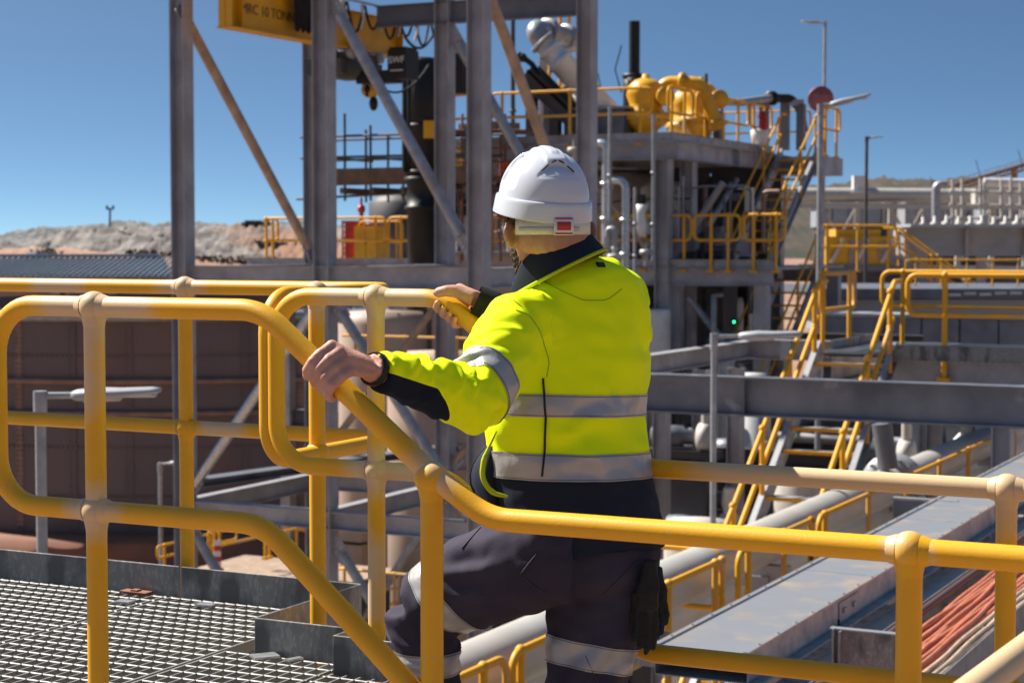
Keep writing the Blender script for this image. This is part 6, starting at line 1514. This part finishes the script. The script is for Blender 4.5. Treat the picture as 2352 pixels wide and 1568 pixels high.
for k, (px_, py_, D__, w_, h_, mk, lab) in enumerate(((1560, 1160, 38, 2.4, 2.0, 'dsteel', 'dark cabinet in the shade under the girder'), (1760, 1040, 40, 2.6, 2.0, 'dsteel', 'dark steel housing behind the stair'), (2200, 1060, 38, 3.4, 1.6, 'dsteel', 'dark steel housing at the right edge under the girder'), (1540, 1240, 30, 1.2, .7, 'tan', 'dusty motor base under the girder'), (2160, 1010, 33, 1.0, .6, 'steel', 'grey machine base under the girder at right'), (1700, 1180, 33, .9, .9, 'bsteel', 'blue-grey pump box beside the stair foot'), (2130, 775, 34, 4.2, .75, 'bsteel', 'blue-grey panelled housing under the right platform rails'), (1380, 780, 40, 6, 2.4, 'dsteel', 'dark wall of machinery behind the worker'), (1150, 740, 38, 2.8, 2.8, 'beige', 'beige panelled box behind the right hand'), (1540, 900, 41, 4, 2.0, 'dsteel', 'dark machinery wall right of the worker\'s back'))):
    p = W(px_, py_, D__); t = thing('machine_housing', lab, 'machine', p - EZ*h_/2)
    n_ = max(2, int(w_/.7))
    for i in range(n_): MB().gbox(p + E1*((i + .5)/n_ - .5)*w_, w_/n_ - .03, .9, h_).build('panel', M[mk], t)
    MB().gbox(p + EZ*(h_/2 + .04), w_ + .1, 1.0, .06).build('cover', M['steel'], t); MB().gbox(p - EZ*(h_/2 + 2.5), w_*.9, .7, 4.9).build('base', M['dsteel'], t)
p = W(1686, 739, 35); t = thing('signal_lamp', 'tiny green signal light among the stairs', 'lamp', p); MB().ball(p, .022, 8, 6).build('lens', M['led'], t); MB().gbox(p + E2*.07, .1, .08, .12).build('housing', M['black'], t)
rnd = random.Random(23)                                      # pumps, valves and junction boxes in the shade
spots = [('beside the foot of the white column', 1600, 1140, 30), ('under the dark housing at the right edge', 2230, 1110, 30), ('behind the walkway rail left of the lamp pole', 1580, 1210, 26), ('under the stair near the low dome', 1890, 1190, 25), ('between the two pale pipes on the right', 1990, 1040, 28), ('under the beam frame left of the lamp pole', 1540, 1000, 30), ('under the beam frame right of the lamp pole', 1680, 1030, 31), ('at the foot of the shaded stair', 1660, 790, 36)]
for lab, px_, py_, D__ in spots:
    p = W(px_, py_, D__); t = thing('pump', 'small grey pump with motor ' + lab, 'pump', p)
    MB().lathe(p, [(.01, -.3), (.16, -.3), (.18, -.1), (.18, .2), (.12, .25), (.12, .5), (.01, .5)], 14, E1).build('motor', M['bsteel'], t)
    MB().lathe(p + E1*.62, [(.01, -.1), (.24, -.1), (.24, .1), (.01, .1)], 16, E1).tube([p + E1*.62 + EZ*.2, p + E1*.62 + EZ*.6], .08, 10).build('volute', M['offw'], t)
    MB().gbox(p + E1*.25 - EZ*.28, 1.2, .4, .14).gbox(p + E1*.25 - EZ*2.3, .9, .3, 3.8).build('base', M['dsteel'], t)
# ================================================================== FAR RIGHT
a_ = W(1880, 447, 95); L_ = on_e1(a_, 2500)
t = thing('pipe_bridge', 'pale pipe bridge with lattice legs in front of the scrub hill', 'pipe bridge', V((a_.x, a_.y, 0)))
e_p = a_ + V((16, -2, 0)); 
MB().tube([a_ - V((2, 0, 0)), a_ + V((8.2, 0, -.05))], .36, 16).build('pipe', M['pipe'], t)
MB().tube([a_ + V((7.6, 0, .0)), e_p + V((2, 0, -.2))], .24, 12).build('pipe', M['pipe'], t)
MB().bar(a_ + V((-2, .2, -.55)), e_p + V((2, .2, -.75)), .4, .28).build('beam', M['pipe'], t)
for k in range(8):
    x = .3 + 1.75*k; MB().box(a_ + V((x, .2, -2.4)), V((.13, 0, 0)), V((0, .13, 0)), EZ*1.75).build('column', M['pipe'] if k % 3 else M['steel'], t)
    if k % 2 == 0: MB().bar(a_ + V((x, .2, -.7)), a_ + V((x + 1.6, .2, -3.6)), .14, .14).bar(a_ + V((x + 1.7, .25, -.7)), a_ + V((x + .2, .25, -3.4)), .12, .12).build('diagonal', M['pipe'], t)
MB().bar(a_ + V((-1, .1, -3.7)), e_p + V((2, .1, -3.9)), .3, .25).build('beam', M['pipe'], t)
for x in (2.1,): MB().box(a_ + V((x, 0, .55)), V((.34, 0, 0)), V((0, .3, 0)), EZ*.42).box(a_ + V((x, 0, .12)), V((.45, 0, 0)), V((0, .4, 0)), EZ*.06).build('vent_box', M['white'], t)
MB().tube(fillet([W(2150, 530, 90), W(2150, 424, 90), W(2175, 424, 90)], .5), .22, 10).build('riser', M['galv'], t)
MB().tube([W(2260, 418, 92), W(2500, 424, 92)], .22, 10).build('pipe', M['white'], t)
for lab, px_, py_, D__, w_, h_, mk in (('pale grey plant building behind the launder, left one of a pair', 2160, 488, 120, 5.2, 1.7, 'steel'), ('pale grey plant building behind the launder at the right edge', 2330, 492, 115, 4.6, 2.0, 'launder'), ('low grey plant building behind the pipe bridge legs', 1960, 500, 125, 5.5, 1.3, 'launder')):
    p = W(px_, py_, D__); t = thing('plant_building', lab, 'building', V((p.x, p.y, 0)))
    for i in range(5): MB().box(p + V((((i + .5)/5 - .5)*w_, 0, 0)), V((w_/10 - .03, 0, 0)), V((0, 1.2, 0)), EZ*h_/2).build('cladding_panel', M[mk], t)
    MB().box(p + EZ*(h_/2 + .06), V((w_/2 + .15, 0, 0)), V((0, 1.35, 0)), EZ*.06).build('roof', M['roofl'], t)
    MB().box(V((p.x, p.y, (p.z - h_/2)/2)), V((w_/2 - .2, 0, 0)), V((0, 1, 0)), EZ*((p.z - h_/2)/2 - .02)).build('plinth', M['dsteel'], t)
    for i in range(3): MB().tube([p + V((-w_/3 + w_/3*i, -1.3, -h_/2)), p + V((-w_/3 + w_/3*i, -1.3, h_/2 + .5))], .07, 8).build('vent_pipe', M['offw'], t)
t = thing('elevated_conveyor', 'brown truss conveyor climbing to the right against the sky', 'conveyor', W(2060, 450, 170))
ca, cb_ = W(2020, 488, 170), W(2440, 364, 170)
dv = (cb_ - ca); 
for y_, z_ in ((-1, 0), (1, 0), (-1, .55), (1, .55)): MB().bar(ca + V((0, y_, z_)), cb_ + V((0, y_, z_)), .14, .14).build('chord', M['tan'], t)
q = MB()
for k in range(26):
    p0 = ca + dv*(k/26); p1 = ca + dv*((k + 1)/26)
    q.bar(p0 + V((0, -1, 0)), (p0 + p1)/2 + V((0, -1, .55)), .09, .09); q.bar((p0 + p1)/2 + V((0, -1, .55)), p1 + V((0, -1, 0)), .09, .09)
q.build('lattice', M['tan'], t)
q = MB()
for k in range(52):
    p0 = ca + dv*(k/52) + V((0, -1, .55)); q.tube([p0, p0 + EZ*.45], .035, 5)
q.bar(ca + V((0, -1, 1.0)), cb_ + V((0, -1, 1.0)), .06, .06); q.build('handrail', M['offw'], t)
MB().bar(ca + V((0, 0, .4)), cb_ + V((0, 0, .4)), 1.7, .2).build('belt', M['dsteel'], t)
for f in (.12, .45, .8): p0 = ca + dv*f; MB().bar(p0 + V((-1, 0, 0)), V((p0.x - 2, p0.y, 0)), .5, .5, E1).bar(p0 + V((1, 0, 0)), V((p0.x + 2, p0.y, 0)), .5, .5, E1).build('trestle', M['tan'], t)
for f, h_ in ((.3, 1.2), (.55, 1.5), (.78, 1.3)): MB().tube([ca + dv*f + EZ*.6, ca + dv*f + V((-.4, 0, .6 + h_))], .035, 5).build('mast', M['dsteel'], t)
a_ = W(2108, 588, 62); t = thing('launder_box', 'blue-grey steel launder of wide panels under the pipe bridge', 'steel box', a_)
hh_ = 66/FPX*62
for k in range(5): MB().box(a_ + V((1.0 + 1.98*k - .35, 1, hh_/2)), V((.97, 0, 0)), V((0, 1, 0)), EZ*hh_/2).build('panel', M['launder'], t)
for k in range(6): MB().box(a_ + V((-.35 + 1.98*k, -.05, hh_/2 - .1)), V((.06, 0, 0)), V((0, .1, 0)), EZ*(hh_/2 + .05)).build('stiffener', M['steel'], t)
MB().box(a_ + V((4.6, -.02, hh_ + .05)), V((5.1, 0, 0)), V((0, 1.1, 0)), EZ*.05).build('rim', M['roofl'], t)
for k in range(5): MB().box(a_ + V((.4 + 2*k, 1, -4)), V((.14, 0, 0)), V((0, .14, 0)), EZ*4).build('leg', M['steel'], t)
t = thing('scaffold', 'pale tube scaffold with standards above the launder at the right edge', 'scaffold', W(2200, 530, 68))
for px_ in (2188, 2210, 2252, 2262, 2300, 2322, 2345): MB().tube([W(px_, 540, 68), W(px_, 420 - (px_ % 7)*2, 68)], .055, 6).build('standard', M['offw'], t)
for y_ in (440, 470, 500): MB().tube([W(2180, y_, 68), W(2400, y_ + 3, 68)], .05, 6).build('ledger', M['offw'], t)
MB().box(W(2290, 452, 69), V((.9, 0, 0)), V((0, .3, 0)), EZ*.28).build('deck_box', M['offw'], t)
for k in range(9):
    p = W(2120 + 27*k, 522 - (k*7 % 3)*2, 63); t = thing('valve', ('leftmost', 'second', 'third', 'fourth', 'middle', 'sixth', 'seventh', 'eighth', 'rightmost')[k] + ' small pale valve from the left on the rim of the blue-grey launder', 'valve', p, 'valves along the launder rim')
    MB().lathe(p, [(.01, -.1), (.16, -.1), (.18, .1), (.06, .16), (.05, .35), (.01, .36)], 10).build('body', M['offw'], t)
t = thing('mobile_plant', 'orange-yellow site machine behind the far yellow railing', 'machine', W(1975, 610, 66)); p = W(1975, 575, 66)
MB().box(p + EZ*.0, V((1.35, 0, 0)), V((0, .8, 0)), EZ*.5).box(p + V((-.2, 0, .62)), V((.8, 0, 0)), V((0, .7, 0)), EZ*.14).build('body', M['crane'], t)
MB().box(p + V((-.2, -.82, -.05)), V((.35, 0, 0)), V((0, .03, 0)), EZ*.45).box(p + V((.75, -.82, .0)), V((.28, 0, 0)), V((0, .03, 0)), EZ*.3).build('door', M['tan'], t)
MB().box(p + V((0, 0, -.62)), V((1.5, 0, 0)), V((0, .9, 0)), EZ*.1).build('chassis', M['bsteel'], t)
for k in range(3): MB().bar(p + V((-1.2 + .9*k, -.86, -.45)), p + V((-.75 + .9*k, -.86, .4)), .08, .12).build('brace', M['offw'], t)
MB().box(p + V((0, .2, -3)), V((1.6, 0, 0)), V((0, .9, 0)), EZ*2.2).build('base', M['dsteel'], t)
a_ = W(1880, 618, 57); guardrail('brownish-yellow guardrail with loops in front of the orange machine', [a_, W(2058, 618, 57)], spacing=.9, h=1.35, r=.038, n=8)
t0_ = W(2062, 520, 57)
stair('small yellow stair running down to the right from the orange machine', t0_ - EZ*1.0, V((.9, -.43, 0)).normalized(), V((.35, .7, 0)), 1.7, 2.3, 7, .036)
a_ = W(2080, 650, 46); guardrail('row of thin yellow guardrail posts below the blue-grey launder', [a_, W(2420, 650, 46)], spacing=.62, h=.58, r=.024, loop1=False)
a_ = W(2150, 672, 44); t = thing('clarifier_roof', 'wide blue-grey cover with white patches behind the right platform rails', 'tank cover', a_)
MB().box(a_ + V((.4, 2, 0)), V((3.4, 0, 0)), V((0, 3, 0)), EZ*.12).build('cover', M['bsteel'], t); MB().box(a_ + V((.6, 2, -.6)), V((3.0, 0, 0)), V((0, 2.6, 0)), EZ*.45).build('wall', M['roofl'], t); MB().box(a_ + V((.6, 2, -5)), V((2.8, 0, 0)), V((0, 2.4, 0)), EZ*3.9).build('base', M['dsteel'], t)
rnd = random.Random(3)
for k in range(8): MB().box(a_ + V((.2 + .36*k, -1.02, rnd.uniform(-.05, .06))), V((.14, 0, 0)), V((0, .02, 0)), EZ*.03).build('patch', M['white'], t)
for k in range(6):
    p = W(1500 + 42*k, 668 + 3*(k % 2), 47); t = thing('far_tank', ('leftmost', 'second', 'third', 'fourth', 'fifth', 'rightmost')[k] + ' pale tank top from the left in the gap under the mill deck', 'tank', p, 'pale tank tops under the mill deck'); MB().lathe(p, [(.01, -.4), (.19, -.4), (.19, .06), (.12, .1), (.01, .1)], 14).build('shell', M['white'], t)
# scrub bushes on the red bank
M['bush'] = mat('dry_scrub', (.075, .05, .03), .9, 0, (.11, .06, .035), 2)
for k, (px_, py_) in enumerate(((112, 583), (300, 588), (345, 592), (380, 590), (480, 600), (520, 603), (565, 606), (610, 605))):
    p = W(px_, py_, 238); rnd = random.Random(k); q = MB()
    for i in range(60):
        d = V((rnd.gauss(0, 1), rnd.gauss(0, .5), abs(rnd.gauss(0, .42)))); n_ = V((rnd.uniform(-1, 1), rnd.uniform(-1, 1), rnd.uniform(-1, 1))).normalized(); u = n_.orthogonal().normalized()*.28; v_ = n_.cross(u)
        c = p + d*.8; q.add([c - u - v_, c + u - v_, c + u*.6 + v_], [(0, 1, 2)])
    t = thing('bush', ('leftmost', 'second', 'third', 'fourth', 'fifth', 'sixth', 'seventh', 'rightmost')[k] + ' low dry shrub from the left on the red earth bank', 'bush', p, 'dry shrubs on the red bank'); q.build('foliage', M['bush'], t)
